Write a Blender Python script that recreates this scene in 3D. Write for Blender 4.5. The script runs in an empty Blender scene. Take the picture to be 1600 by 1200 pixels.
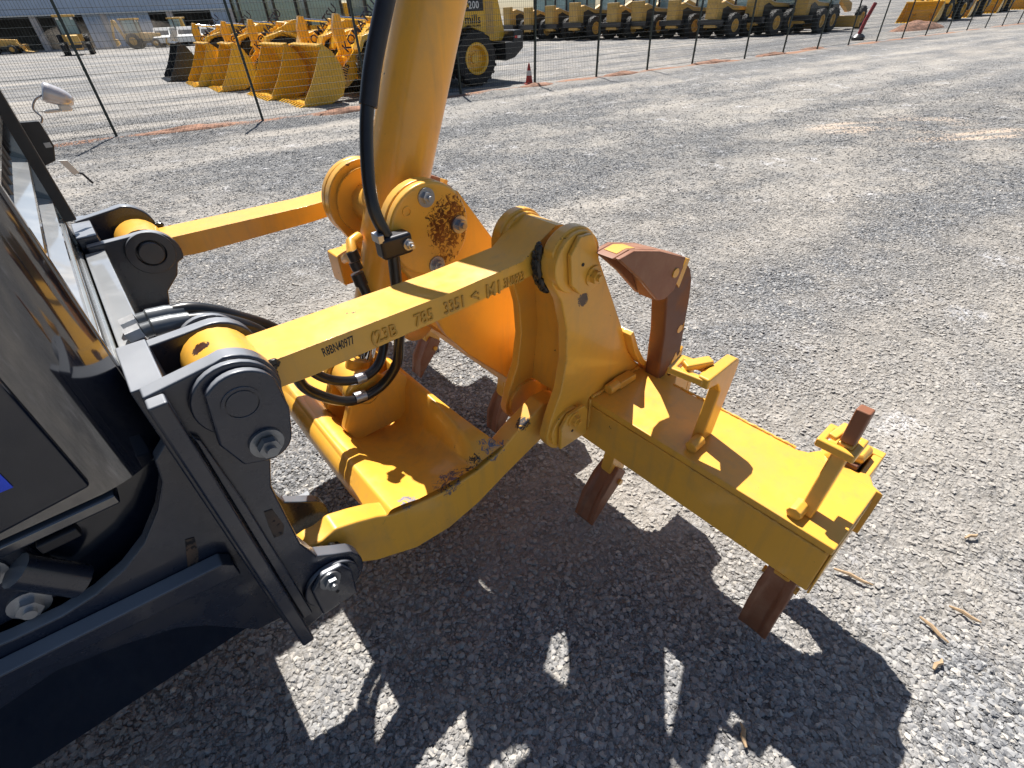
import bpy, bmesh, math, random
import numpy as np
from mathutils import Vector, Matrix

random.seed(7); rng = np.random.default_rng(7)
scn = bpy.context.scene
COL = scn.collection
rad = math.radians

# ------------------------------------------------------------------ camera
CAM_H = 1.36
cam_d = bpy.data.cameras.new('camera'); cam = bpy.data.objects.new('camera', cam_d); COL.objects.link(cam)
cam_d.sensor_width = 36; cam_d.lens = 36 * 750 / 1600; cam_d.clip_start = .05; cam_d.clip_end = 2000
Rt = Matrix(((0.998925637, -0.0463419110, 0.0), (-0.0283273299, -0.610611333, 0.791423630), (-0.0366760834, -0.790573354, -0.611268057)))
X, Y, Z = Rt.col[0], -Rt.col[1], -Rt.col[2]
cam.matrix_world = Matrix(((X[0], Y[0], Z[0], 0), (X[1], Y[1], Z[1], 0), (X[2], Y[2], Z[2], CAM_H), (0, 0, 0, 1)))
scn.camera = cam

# ------------------------------------------------------------------ world, sun, exposure
SUN_AZ, SUN_EL = -11.5, 55.6          # azimuth from +Y towards +X
world = bpy.data.worlds.new('World'); scn.world = world; world.use_nodes = True
wn = world.node_tree; wn.nodes.clear()
sky = wn.nodes.new('ShaderNodeTexSky'); sky.sky_type = 'NISHITA'; sky.sun_disc = False
sky.sun_elevation = rad(SUN_EL); sky.sun_rotation = rad(SUN_AZ); sky.dust_density = 1.2; sky.altitude = 500
bg = wn.nodes.new('ShaderNodeBackground'); bg.inputs['Strength'].default_value = 0.052
wo = wn.nodes.new('ShaderNodeOutputWorld')
wn.links.new(sky.outputs[0], bg.inputs[0]); wn.links.new(bg.outputs[0], wo.inputs[0])
sl = bpy.data.lights.new('sun', 'SUN'); sl.energy = 4.8; sl.angle = rad(0.53); sl.color = (1, .955, .89)
so = bpy.data.objects.new('sun', sl); COL.objects.link(so)
sv = Vector((math.sin(rad(SUN_AZ)) * math.cos(rad(SUN_EL)), math.cos(rad(SUN_AZ)) * math.cos(rad(SUN_EL)), math.sin(rad(SUN_EL))))
so.rotation_euler = (-sv).to_track_quat('-Z', 'Y').to_euler(); so.location = (0, 0, 30)
scn.view_settings.view_transform = 'Standard'; scn.view_settings.look = 'None'
scn.view_settings.exposure = 0.86; scn.view_settings.gamma = 1; scn.view_settings.use_curve_mapping = False

# ------------------------------------------------------------------ node helpers / materials
class NT:
    def __init__(s, name):
        s.m = bpy.data.materials.new(name); s.m.use_nodes = True
        s.t = s.m.node_tree; s.b = s.t.nodes['Principled BSDF']
        s.out = s.t.nodes['Material Output']
    def n(s, typ, **kw):
        nd = s.t.nodes.new(typ)
        for k, v in kw.items(): setattr(nd, k, v)
        return nd
    def l(s, a, b): s.t.links.new(a, b)
    def coord(s, kind='Object'):
        return s.n('ShaderNodeTexCoord').outputs[kind]
    def mapping(s, v, scale=(1, 1, 1), rot=(0, 0, 0), loc=(0, 0, 0)):
        m = s.n('ShaderNodeMapping'); m.inputs['Scale'].default_value = scale; m.inputs['Rotation'].default_value = rot
        m.inputs['Location'].default_value = loc
        s.l(v, m.inputs[0]); return m.outputs[0]
    def noise(s, v, scale, detail=4, rough=.55, dist=0):
        n = s.n('ShaderNodeTexNoise'); n.inputs['Scale'].default_value = scale; n.inputs['Detail'].default_value = detail
        n.inputs['Roughness'].default_value = rough; n.inputs['Distortion'].default_value = dist
        if v is not None: s.l(v, n.inputs['Vector'])
        return n.outputs['Fac']
    def ramp(s, f, stops, interp='LINEAR'):
        r = s.n('ShaderNodeValToRGB'); cr = r.color_ramp; cr.interpolation = interp
        while len(cr.elements) < len(stops): cr.elements.new(.5)
        for e, (p, c) in zip(cr.elements, stops):
            e.position = p
            e.color = (c, c, c, 1) if not hasattr(c, '__len__') else (*c, 1)
        s.l(f, r.inputs[0]); return r.outputs[0]
    def mix(s, f, a, b, mode='MIX'):
        m = s.n('ShaderNodeMix', data_type='RGBA', blend_type=mode)
        for sock, v in ((m.inputs[0], f), (m.inputs[6], a), (m.inputs[7], b)):
            if hasattr(v, 'is_linked'): s.l(v, sock)
            elif hasattr(v, '__len__'): sock.default_value = (*v, 1)
            else: sock.default_value = v
        return m.outputs[2]
    def math(s, op, a, b=0.0, clamp=False):
        m = s.n('ShaderNodeMath', operation=op, use_clamp=clamp)
        for i, v in enumerate((a, b)):
            if hasattr(v, 'is_linked'): s.l(v, m.inputs[i])
            else: m.inputs[i].default_value = v
        return m.outputs[0]
    def bump(s, h, strength, dist, nrm=None):
        b = s.n('ShaderNodeBump'); b.inputs['Strength'].default_value = strength; b.inputs['Distance'].default_value = dist
        s.l(h, b.inputs['Height'])
        if nrm is not None: s.l(nrm, b.inputs['Normal'])
        return b.outputs[0]
    def ballmask(s, v, c, r):
        d = s.n('ShaderNodeVectorMath', operation='DISTANCE'); s.l(v, d.inputs[0]); d.inputs[1].default_value = c
        return s.math('MULTIPLY', s.math('SUBTRACT', 1.0, s.math('DIVIDE', d.outputs['Value'], r)), 1.6, True)
    def set(s, **kw):
        for k, v in kw.items():
            sock = s.b.inputs[k.replace('_', ' ')]
            if hasattr(v, 'is_linked'): s.l(v, sock)
            elif hasattr(v, '__len__') and len(v) == 3 and sock.type == 'RGBA': sock.default_value = (*v, 1)
            else: sock.default_value = v
        return s.m

def paint(name, col, rough=.32, chip=.70, chipcol=(.05, .025, .012), coat=.25, dirt=(.30, .22, .13), dirtamt=.25, spots=(), wave=.0, chipscale=26, dust=0., coat_ior=1.5, edge=0., scratch=0.):
    t = NT(name); c = t.coord()
    big = t.noise(c, 3.1, 4, .6); fine = t.noise(c, 40, 5)
    base = t.mix(t.ramp(big, [(.3, 0.), (.75, 1.)]), tuple(x * .90 for x in col), tuple(min(1, x * 1.06) for x in col))
    dm = t.math('MULTIPLY', t.ramp(t.noise(c, 7, 8, .68), [(.48, 0.), (.78, 1.)]), dirtamt)
    base = t.mix(dm, base, dirt)
    cn = t.noise(c, chipscale, 9, .62)
    cm = t.ramp(cn, [(chip, 0.), (chip + .015, 1.)])
    for (p, r, th, colr) in spots:
        m = t.ballmask(c, p, r)
        f = t.math('ADD', t.noise(c, 70, 9, .72, 1.2), t.math('MULTIPLY', m, .42))
        f = t.math('MULTIPLY', t.ramp(f, [(th, 0.), (th + .05, 1.)]), t.ramp(m, [(0, 0.), (.15, 1.)]))
        cc = t.mix(t.ramp(fine, [(.35, 0.), (.65, 1.)]), colr, tuple(x * .35 for x in colr))
        base = t.mix(f, base, cc)
    base = t.mix(cm, base, chipcol)
    if scratch:
        sc = t.ramp(t.noise(t.mapping(c, scale=(6, 6, 90), rot=(.5, .3, .2)), 5, 4, .6, .3), [(.70, 0.), (.74, 1.)])
        sc = t.math('MULTIPLY', t.math('MULTIPLY', sc, scratch), t.ramp(t.noise(c, 6, 3), [(.5, 0.), (.62, 1.)]))
        base = t.mix(sc, base, tuple(x * .45 for x in col))
        st = t.ramp(t.noise(t.mapping(c, scale=(28, 28, 2.2)), 1.2, 6, .6), [(.52, 0.), (.80, 1.)])      # rain-washed dust runs
        base = t.mix(t.math('MULTIPLY', st, .30), base, dirt)
    if edge:
        bv = t.n('ShaderNodeBevel', samples=4); bv.inputs['Radius'].default_value = .006
        dt = t.n('ShaderNodeVectorMath', operation='DOT_PRODUCT'); t.l(bv.outputs[0], dt.inputs[0]); t.l(t.n('ShaderNodeNewGeometry').outputs['Normal'], dt.inputs[1])
        ew = t.math('MULTIPLY', t.ramp(dt.outputs['Value'], [(.80, 1.), (.985, 0.)]), t.ramp(t.noise(c, 45, 8, .78), [(.545, 0.), (.60, 1.)]))
        ew = t.math('MULTIPLY', ew, edge); base = t.mix(ew, base, chipcol); cm = t.math('MAXIMUM', cm, ew)
    rg = t.math('ADD', t.math('MULTIPLY', fine, .18), rough - .09)
    rg = t.math('ADD', rg, t.math('MULTIPLY', t.math('ADD', cm, dm), .35))
    h = t.math('SUBTRACT', t.math('MULTIPLY', fine, .12), t.math('MULTIPLY', cm, .6))
    nrm = t.bump(h, .35, .002)
    if wave: nrm = t.bump(t.noise(c, 5, 2), wave, .02, nrm)
    if dust:      # mixes grey-blue into faces that look up
        gz = t.n('ShaderNodeSeparateXYZ'); t.l(t.n('ShaderNodeNewGeometry').outputs['Normal'], gz.inputs[0])
        f = t.math('MULTIPLY', t.ramp(gz.outputs[2], [(.55, 0.), (.95, 1.)]), t.math('MULTIPLY', t.ramp(big, [(.2, .55), (.8, 1.)]), dust))
        base = t.mix(f, base, (.42, .44, .47)); rg = t.math('ADD', rg, t.math('MULTIPLY', f, .15))
    return t.set(Base_Color=base, Roughness=rg, Normal=nrm, Coat_Weight=coat, Coat_Roughness=.06, Coat_IOR=coat_ior)

def L(u, v, w): return (u, -v, w - .34)     # machine coordinates -> local of the machine empties
YC = (.85, .440, .055)
RUST = (.20, .055, .012)
M = {}
M['yellow'] = paint('yellow_paint', YC, edge=1., scratch=.5, dirtamt=.32, spots=[(L(-.44, .19, 1.315), .12, .85, RUST), (L(-.455, .19, 1.26), .09, .93, (.34, .12, .02)), (L(-.42, .19, 1.35), .07, .90, (.26, .07, .015)), (L(-1.022, .365, 1.318), .016, .58, (.06, .02, .01)),
      (L(-.29, .48, 1.17), .028, .74, (.06, .02, .01)), (L(-.95, .42, .86), .03, .75, (.25, .06, .03))])
M['letteryellow'] = paint('grimy_raised_lettering_yellow', (.60, .32, .05), rough=.5, coat=0, dirtamt=.6)
M['linkyellow'] = paint('worn_yellow_paint', YC, chip=.70, dirtamt=.4, edge=1., scratch=.8,  spots=[(L(-.67, .42, .80), .10, .90, (.10, .12, .19)), (L(-.53, .42, .81), .09, .92, (.20, .23, .33)), (L(-.60, .42, .80), .06, .88, (.04, .04, .045)),
      (L(-.43, .42, .83), .04, .82, (.05, .05, .06)), (L(-.79, .42, .81), .04, .84, (.3, .3, .36))])
M['toothrust'] = paint('rusted_steel', (.25, .095, .045), rough=.5, coat=0, dirt=(.38, .22, .14), dirtamt=.9, chip=.72, chipcol=(.05, .02, .015))
M['shankrust'] = paint('rust_with_paint_rests', (.13, .048, .026), rough=.55, coat=0, dirt=(.34, .12, .015), dirtamt=1., chip=.66, chipcol=(.55, .26, .015), chipscale=9)
M['black'] = paint('black_gloss_paint', (.007, .010, .020), rough=.12, coat=1., dirt=(.035, .035, .04), dirtamt=.15, chip=.77, chipcol=(.12, .10, .09), wave=.06, coat_ior=1.9, dust=.3)
M['doorblack'] = paint('satin_black_paint', (.006, .010, .022), rough=.16, coat=.3, dirt=(.03, .035, .045), dirtamt=.3, chip=.77, chipcol=(.12, .10, .09), dust=.3, scratch=.4)
M['hoodback'] = paint('dusty_black_with_painted_sheen', (.12, .124, .118), rough=.22, coat=1., dirt=(.30, .29, .25), dirtamt=1., chip=.78, chipcol=(.12, .10, .09), wave=.03, coat_ior=1.8, dust=.8)  # black greyed by dust and by ground reflection put into the colour
M['bracket'] = paint('black_bracket_paint', (.016, .022, .040), rough=.26, coat=.2, dirt=(.06, .05, .045), dirtamt=.5, chip=.72, chipcol=(.18, .15, .12), dust=.75, coat_ior=1.7,
      spots=[(L(-1.01, .50, 1.29), .05, .70, (.22, .06, .02)), (L(-1.065, .48, 1.08), .028, .62, (.20, .10, .05))])
def simple(name, col, rough=.5, metal=0., var=.2, scale=20, bump=.1, **kw):
    t = NT(name); c = t.coord(); f = t.noise(c, scale, 6)
    b = t.mix(t.ramp(f, [(.3, 0.), (.7, 1.)]), tuple(x * (1 - var) for x in col), tuple(min(1, x * (1 + var)) for x in col))
    return t.set(Base_Color=b, Roughness=rough, Metallic=metal, Normal=t.bump(f, bump, .002), **kw)
M['rubber'] = simple('hose_rubber', (.014, .014, .016), .28, var=.3)
M['tyre'] = simple('tyre_rubber', (.022, .021, .021), .75, var=.35, scale=6)
M['chrome'] = simple('chrome_rod', (.62, .62, .64), .08, 1., .05)
M['zinc'] = simple('zinc_steel', (.42, .43, .45), .38, .85, .2)
M['hosegrey'] = simple('grey_crimp_sleeve', (.13, .14, .15), .35, .3)
M['castrust'] = paint('faint_rust_in_casting', (.05, .035, .028), rough=.6, coat=0, dirt=(.22, .12, .07), dirtamt=1., chip=.58, chipcol=(.012, .012, .016), chipscale=60)
M['boltsteel'] = simple('dull_bolt_steel', (.20, .21, .225), .32, .6, .25)
M['darksteel'] = simple('blackened_steel', (.035, .035, .04), .4, .6)
M['grease'] = simple('black_grease', (.008, .007, .006), .25, bump=.8)
M['ink'] = simple('black_marker', (.012, .012, .014), .5)
M['darkblue'] = simple('navy_lettering', (.012, .012, .05), .4)
M['white'] = simple('white_plastic', (.75, .74, .70), .3, var=.06)
M['lampgrey'] = simple('silver_lamp_shell', (.55, .54, .56), .25, .3, .08)
M['red'] = simple('red_reflector', (.6, .02, .015), .3)
M['cone'] = simple('orange_red_plastic', (.42, .03, .02), .5)
M['blue'] = simple('blue_sticker', (.01, .07, .75), .3)
M['post'] = simple('dark_green_post', (.012, .022, .018), .45)
M['wire'] = simple('dark_fence_wire', (.03, .04, .038), .4, .3)
M['glass'] = simple('tinted_glass', (.34, .48, .50), .06, 0, .1, bump=0, Transmission_Weight=.30)
M['faryellow'] = paint('sunbleached_yellow_paint', (.62, .37, .085), rough=.5, chip=.74, dirtamt=.5, coat=.1)
M['bucketyellow'] = paint('loader_yellow_paint', (.82, .46, .028), rough=.28, chip=.76, dirtamt=.25, coat=.3)
M['farblack'] = simple('black_machine_paint', (.02, .021, .025), .35)
M['wall'] = simple('pale_blue_sheet_wall', (.42, .50, .62), .5, var=.06, scale=1)
M['column'] = simple('concrete_column', (.55, .48, .44), .8, var=.12, scale=3)
M['inside'] = simple('shaded_interior', (.10, .095, .09), .9, var=.4, scale=.7)
M['wood'] = simple('dry_wood', (.42, .29, .17), .8, var=.3, scale=60)

# ------------------------------------------------------------------ mesh builder
class MB:
    def __init__(s, f=None): s.v = []; s.f = []; s.map = f or (lambda u, v, w: (u, v, w))
    def add(s, vs, fs):
        o = len(s.v); s.v += [s.map(*p) for p in vs]; s.f += [tuple(i + o for i in f) for f in fs]; return s
    def box(s, a0, a1, b0, b1, c0, c1):
        vs = [(x, y, z) for x in (a0, a1) for y in (b0, b1) for z in (c0, c1)]
        return s.add(vs, [(0, 1, 3, 2), (4, 6, 7, 5), (0, 4, 5, 1), (2, 3, 7, 6), (0, 2, 6, 4), (1, 5, 7, 3)])
    def prism(s, prof, b0, b1, axis=1):
        n = len(prof); vs = []
        for b in (b0, b1):
            for p in prof:
                vs.append((p[0], b, p[1]) if axis == 1 else ((p[0], p[1], b) if axis == 2 else (b, p[0], p[1])))
        return s.add(vs, [tuple(range(n))[::-1], tuple(range(n, 2 * n))] + [(i, (i + 1) % n, n + (i + 1) % n, n + i) for i in range(n)])
    def bar(s, p0, p1, a, b, up=(0, 0, 1)):
        p0, p1 = Vector(p0), Vector(p1); d = (p1 - p0).normalized(); upv = Vector(up)
        x = d.cross(upv)
        if x.length < 1e-4: x = d.cross(Vector((1, 0, 0)))
        x.normalize(); y = x.cross(d)
        vs = [tuple(p + x * i * a / 2 + y * j * b / 2) for p in (p0, p1) for i, j in ((-1, -1), (1, -1), (1, 1), (-1, 1))]
        return s.add(vs, [(0, 1, 2, 3), (7, 6, 5, 4), (0, 4, 5, 1), (1, 5, 6, 2), (2, 6, 7, 3), (3, 7, 4, 0)])
    def tube(s, pts, r, n=12, caps=True):
        pts = [Vector(p) for p in pts]; rs = r if hasattr(r, '__len__') else [r] * len(pts)
        vs = []; fs = []; x = None
        for i, p in enumerate(pts):
            d = (pts[min(i + 1, len(pts) - 1)] - pts[max(i - 1, 0)])
            if d.length < 1e-9: d = Vector((0, 0, 1))
            d.normalize()
            if x is None: x = d.orthogonal()
            x = (x - d * x.dot(d))
            if x.length < 1e-6: x = d.orthogonal()
            x.normalize(); y = d.cross(x)
            for k in range(n):
                a = 2 * math.pi * k / n; vs.append(tuple(p + (x * math.cos(a) + y * math.sin(a)) * rs[i]))
        for i in range(len(pts) - 1):
            for k in range(n):
                a, b = i * n + k, i * n + (k + 1) % n; fs.append((a, b, b + n, a + n))
        if caps: fs += [tuple(range(n))[::-1], tuple(range((len(pts) - 1) * n, len(pts) * n))]
        return s.add(vs, fs)
    def cyl(s, p0, p1, r, n=32): return s.tube([p0, p1], r, n)
    def sphere(s, c, r, n=10, sq=(1, 1, 1)):
        vs = []; fs = []
        for i in range(n + 1):
            t = math.pi * i / n
            for k in range(2 * n):
                a = math.pi * k / n
                vs.append((c[0] + r * sq[0] * math.sin(t) * math.cos(a), c[1] + r * sq[1] * math.sin(t) * math.sin(a), c[2] + r * sq[2] * math.cos(t)))
        for i in range(n):
            for k in range(2 * n):
                a, b = i * 2 * n + k, i * 2 * n + (k + 1) % (2 * n); fs.append((a, b, b + 2 * n, a + 2 * n))
        return s.add(vs, fs)
    def ring(s, c, axis, ro, ri, t, n=32):
        """flat ring: rotation body about an axis"""
        c = Vector(c); d = Vector(axis).normalized(); x = d.orthogonal().normalized(); y = d.cross(x); vs = []
        for k in range(n):
            a = 2 * math.pi * k / n; e = x * math.cos(a) + y * math.sin(a)
            for r, h in ((ro, -t / 2), (ro, t / 2), (ri, t / 2), (ri, -t / 2)): vs.append(tuple(c + e * r + d * h))
        fs = []
        for k in range(n):
            a, b = 4 * k, 4 * ((k + 1) % n)
            for j in range(4): fs.append((a + j, b + j, b + (j + 1) % 4, a + (j + 1) % 4))
        return s.add(vs, fs)
    def lathe(s, prof, c, axis, n=36):
        """prof: (radius, height along axis)"""
        c = Vector(c); d = Vector(axis).normalized(); x = d.orthogonal().normalized(); y = d.cross(x); vs = []; m = len(prof); fs = []
        for k in range(n):
            a = 2 * math.pi * k / n; e = x * math.cos(a) + y * math.sin(a)
            for r, h in prof: vs.append(tuple(c + e * r + d * h))
        for k in range(n):
            for j in range(m - 1): a, b = k * m, ((k + 1) % n) * m; fs.append((a + j, b + j, b + j + 1, a + j + 1))
        return s.add(vs, fs)
    def hexbolt(s, c, axis, r=.014, washer=True):
        d = Vector(axis).normalized(); c = Vector(c)
        if washer: s.cyl(c, c + d * .004, r * 1.55, 20)
        s.tube([c + d * .003, c + d * .016], r, 6); s.cyl(c + d * .016, c + d * .024, r * .5, 12); return s
    def text(s, txt, size, o, ax, ay, ext=.0012, center=False, squeeze=1.):
        vs, fs = text_geo(txt, size, ext)
        w = max(p[0] for p in vs) if center else 0
        o, ax, ay = Vector(o), Vector(ax).normalized(), Vector(ay).normalized(); az = ax.cross(ay)
        return s.add([tuple(o + ax * (p[0] - w / 2) * squeeze + ay * p[1] + az * p[2]) for p in vs], fs)
    def build(s, name, mat, parent=None, bevel=0., seg=2, smooth=35, kind=None, label=None):
        me = bpy.data.meshes.new(name); me.from_pydata(s.v, [], s.f)
        bm = bmesh.new(); bm.from_mesh(me); bmesh.ops.recalc_face_normals(bm, faces=bm.faces); bm.to_mesh(me); bm.free()
        me.materials.append(mat)
        if smooth:
            me.polygons.foreach_set('use_smooth', [True] * len(me.polygons)); me.set_sharp_from_angle(angle=rad(smooth))
        o = bpy.data.objects.new(name, me); COL.objects.link(o)
        if parent is not None: o.parent = parent
        if bevel:
            b = o.modifiers.new('bevel', 'BEVEL'); b.width = bevel; b.segments = seg; b.limit_method = 'ANGLE'; b.angle_limit = rad(35)
            b.harden_normals = True
        if kind: o['kind'] = kind
        if label: o['label'] = label
        return o

_tc = {}
def text_geo(txt, size, ext):
    k = (txt, size, ext)
    if k not in _tc:
        cu = bpy.data.curves.new('lettering', 'FONT'); cu.body = txt; cu.size = size; cu.extrude = ext; cu.resolution_u = 2; cu.offset = size * .012
        ob = bpy.data.objects.new('lettering', cu); COL.objects.link(ob)
        me = bpy.data.meshes.new_from_object(ob)
        _tc[k] = ([tuple(v.co) for v in me.vertices], [tuple(p.vertices) for p in me.polygons])
        bpy.data.objects.remove(ob); bpy.data.curves.remove(cu); bpy.data.meshes.remove(me)
    return _tc[k]

def spline(pts, n=10):
    pts = [Vector(p) for p in pts]; P = [pts[0] * 2 - pts[1]] + pts + [pts[-1] * 2 - pts[-2]]; out = []
    for i in range(1, len(P) - 2):
        for k in range(n):
            t = k / n; a, b, c, d = P[i - 1], P[i], P[i + 1], P[i + 2]
            out.append(.5 * ((2 * b) + (c - a) * t + (2 * a - 5 * b + 4 * c - d) * t * t + (3 * b - a - 3 * c + d) * t ** 3))
    out.append(pts[-1]); return out

def empty(name, loc, rz=0, label=None, cat=None, group=None, scale=1.):
    o = bpy.data.objects.new(name, None); COL.objects.link(o); o.empty_display_size = .1
    o.location = loc; o.rotation_euler = (0, 0, rz); o.scale = (scale,) * 3
    if label: o['label'] = label
    if cat: o['category'] = cat
    if group: o['group'] = group
    return o
def tag(o, label, cat, group=None):
    o['label'] = label; o['category'] = cat
    if group: o['group'] = group
    return o
def copy_tree(o, parent=None):
    c = o.copy(); COL.objects.link(c); c.parent = parent
    for ch in o.children: copy_tree(ch, c)
    return c
def arc(cx, cy, r, a0, a1, n=12): return [(cx + r * math.cos(rad(a0 + (a1 - a0) * i / n)), cy + r * math.sin(rad(a0 + (a1 - a0) * i / n))) for i in range(n + 1)]

# ------------------------------------------------------------------ ground
FD = Vector((.845, .534, 0)).normalized()           # direction of the fence
F0 = Vector((.87, 13.3, 0))
_gr = rng.random((64, 64))
def vnoise(x, y, s, seed=0):
    x = x * s + seed * 7.31; y = y * s + seed * 3.17
    xi = np.floor(x).astype(int); yi = np.floor(y).astype(int); fx = x - xi; fy = y - yi
    fx = fx * fx * (3 - 2 * fx); fy = fy * fy * (3 - 2 * fy); g = lambda a, b: _gr[a % 64, b % 64]
    return (g(xi, yi) * (1 - fx) + g(xi + 1, yi) * fx) * (1 - fy) + (g(xi, yi + 1) * (1 - fx) + g(xi + 1, yi + 1) * fx) * fy
def hgt(x, y):
    a = x * FD.x + y * FD.y; b = -x * FD.y + y * FD.x
    h = (vnoise(x, y, .5) - .5) * .02 + (vnoise(a * .12, b, 2.0, 1) - .5) * .030 + (vnoise(x, y, 3.1, 2) - .5) * .012
    return h + (vnoise(x, y, 9.0, 3) - .5) * .006 - .006
def dust(x, y):      # 1 where dusty soil shows between the stones
    a = x * FD.x + y * FD.y; b = -x * FD.y + y * FD.x
    return vnoise(a * .16, b * 1.5, 1.1, 5) * .45 + vnoise(a * .5, b, 2.2, 6) * .27 + vnoise(x, y, 6., 7) * .18 + vnoise(x, y, 17., 8) * .10

def ground_material():
    t = NT('gravel_ground'); c = t.coord('Object')
    along = t.mapping(c, rot=(0, 0, -math.atan2(FD.y, FD.x)))
    st = t.mapping(along, scale=(.22, 1.35, 1))
    att = t.n('ShaderNodeAttribute', attribute_name='dust').outputs['Fac']
    vor = t.n('ShaderNodeTexVoronoi'); vor.inputs['Scale'].default_value = 62; t.l(c, vor.inputs['Vector'])
    cell = t.n('ShaderNodeSeparateColor'); t.l(vor.outputs['Color'], cell.inputs[0])
    grav = t.ramp(cell.outputs[0], [(0., (.11, .114, .122)), (.45, (.24, .244, .25)), (.8, (.37, .372, .374)), (1., (.52, .515, .50))])
    edge = t.ramp(vor.outputs['Distance'], [(.2, 1.), (.7, .22)])
    grav = t.mix(1.0, grav, edge, 'MULTIPLY')
    vor2 = t.n('ShaderNodeTexVoronoi'); vor2.inputs['Scale'].default_value = 21; t.l(c, vor2.inputs['Vector'])
    cell2 = t.n('ShaderNodeSeparateColor'); t.l(vor2.outputs['Color'], cell2.inputs[0])
    grav2 = t.ramp(cell2.outputs[1], [(0., (.11, .114, .122)), (.6, (.225, .23, .238)), (1., (.38, .38, .375))])
    grav = t.mix(.4, grav, grav2)
    soil = t.mix(t.noise(c, 30, 6), (.30, .275, .24), (.46, .42, .37))
    streak = t.noise(st, 1.3, 8, .62, .4)
    dm = t.math('ADD', t.math('MULTIPLY', att, .6), t.math('MULTIPLY', streak, .45))
    dm = t.math('ADD', dm, t.math('MULTIPLY', t.noise(c, 55, 3), .25))
    dmask = t.ramp(dm, [(.57, 0.), (.84, .9)])
    col = t.mix(dmask, grav, soil)
    pale = t.ramp(t.noise(st, .42, 9, .68, .8), [(.40, 0.), (.80, 1.)])
    col = t.mix(t.math('MULTIPLY', pale, .34), col, (.46, .44, .41))
    lime = t.ramp(t.noise(c, 2.3, 9, .72), [(.57, 0.), (.70, 1.)])
    col = t.mix(t.math('MULTIPLY', lime, .8), col, (.60, .60, .62))
    gr = t.ramp(t.noise(c, 13, 8, .82), [(.36, .62), (.5, 1.), (.66, 1.22)])
    col = t.mix(1.0, col, gr, 'MULTIPLY')
    # red soil turned up along the fence and where the yard has been cut
    sp = t.n('ShaderNodeSeparateXYZ'); t.l(along, sp.inputs[0])
    cb = -F0.x * FD.y + F0.y * FD.x
    dd = t.math('ABSOLUTE', t.math('SUBTRACT', sp.outputs[1], cb - .05))
    rn = t.noise(t.mapping(along, scale=(.7, 1.4, 1)), .9, 6, .65)
    rm = t.math('SUBTRACT', t.math('MULTIPLY', rn, 1.35), t.math('MULTIPLY', dd, .9))
    rmask = t.ramp(rm, [(.50, 0.), (.68, 1.)])
    for (p, r) in (((5.7, 6.5, 0), 1.25), ((4.6, 6.9, 0), .7)):
        d = t.ballmask(t.mapping(c, loc=(0, 0, 0)), p, r)
        mm = t.math('MULTIPLY', d, t.ramp(t.noise(t.mapping(c, scale=(.55, 2.6, 1)), 1.4, 6, .6), [(.50, 0.), (.60, 1.)]))
        col = t.mix(t.math('MULTIPLY', mm, .8), col, (.60, .47, .36))
    col = t.mix(t.math('MULTIPLY', rmask, .9), col, t.mix(t.noise(c, 14, 6), (.30, .135, .07), (.44, .24, .15)))
    h = t.math('ADD', t.math('MULTIPLY', vor.outputs['Distance'], -1.0), t.math('MULTIPLY', t.noise(c, 120, 3), .4))
    h = t.math('MULTIPLY', h, t.math('SUBTRACT', 1.0, t.math('MULTIPLY', dmask, .75)))
    n1 = t.bump(h, .9, .014)
    n1 = t.bump(t.noise(st, 5.5, 8, .7), .8, .05, n1)
    return t.set(Base_Color=col, Roughness=.92, Normal=n1, Specular_IOR_Level=.25)

def make_ground():
    N = 420
    t = np.linspace(-1, 1, N)
    ax = 3.0 + np.sinh(t * 6.6) * (400 / math.sinh(6.6)); ay = 3.0 + np.sinh(t * 6.6) * (400 / math.sinh(6.6))
    XX, YY = np.meshgrid(ax, ay, indexing='ij')
    far = np.clip(1 - (np.hypot(XX, YY) - 12) / 30, 0, 1)
    ZZ = hgt(XX, YY) * far
    D = dust(XX, YY)
    vs = np.stack([XX, YY, ZZ], -1).reshape(-1, 3)
    i = np.arange(N * N).reshape(N, N)
    fs = np.stack([i[:-1, :-1], i[1:, :-1], i[1:, 1:], i[:-1, 1:]], -1).reshape(-1, 4)
    me = bpy.data.meshes.new('ground'); me.from_pydata(vs.tolist(), [], fs.tolist())
    a = me.attributes.new('dust', 'FLOAT', 'POINT'); a.data.foreach_set('value', D.reshape(-1).astype(np.float32))
    me.polygons.foreach_set('use_smooth', [True] * len(me.polygons))
    me.materials.append(ground_material())
    o = bpy.data.objects.new('ground', me); COL.objects.link(o); o['kind'] = 'structure'
make_ground()

def stone_material():
    t = NT('crushed_stone'); oi = t.n('ShaderNodeObjectInfo'); c = t.coord('Object')
    col = t.ramp(oi.outputs['Random'], [(0., (.05, .054, .062)), (.35, (.14, .145, .157)), (.65, (.25, .255, .265)), (.84, (.38, .383, .385)), (.94, (.42, .39, .35)), (1., (.62, .58, .52))])
    col = t.mix(t.ramp(t.noise(c, 1.5, 5, .6), [(.42, 0.), (.75, 1.)]), col, (.34, .335, .325))
    da = t.n('ShaderNodeAttribute', attribute_name='dusty', attribute_type='INSTANCER').outputs['Fac']
    col = t.mix(t.ramp(da, [(.42, 0.), (.68, .7)]), col, (.40, .37, .33))
    return t.set(Base_Color=col, Roughness=.8, Specular_IOR_Level=.3)

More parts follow.
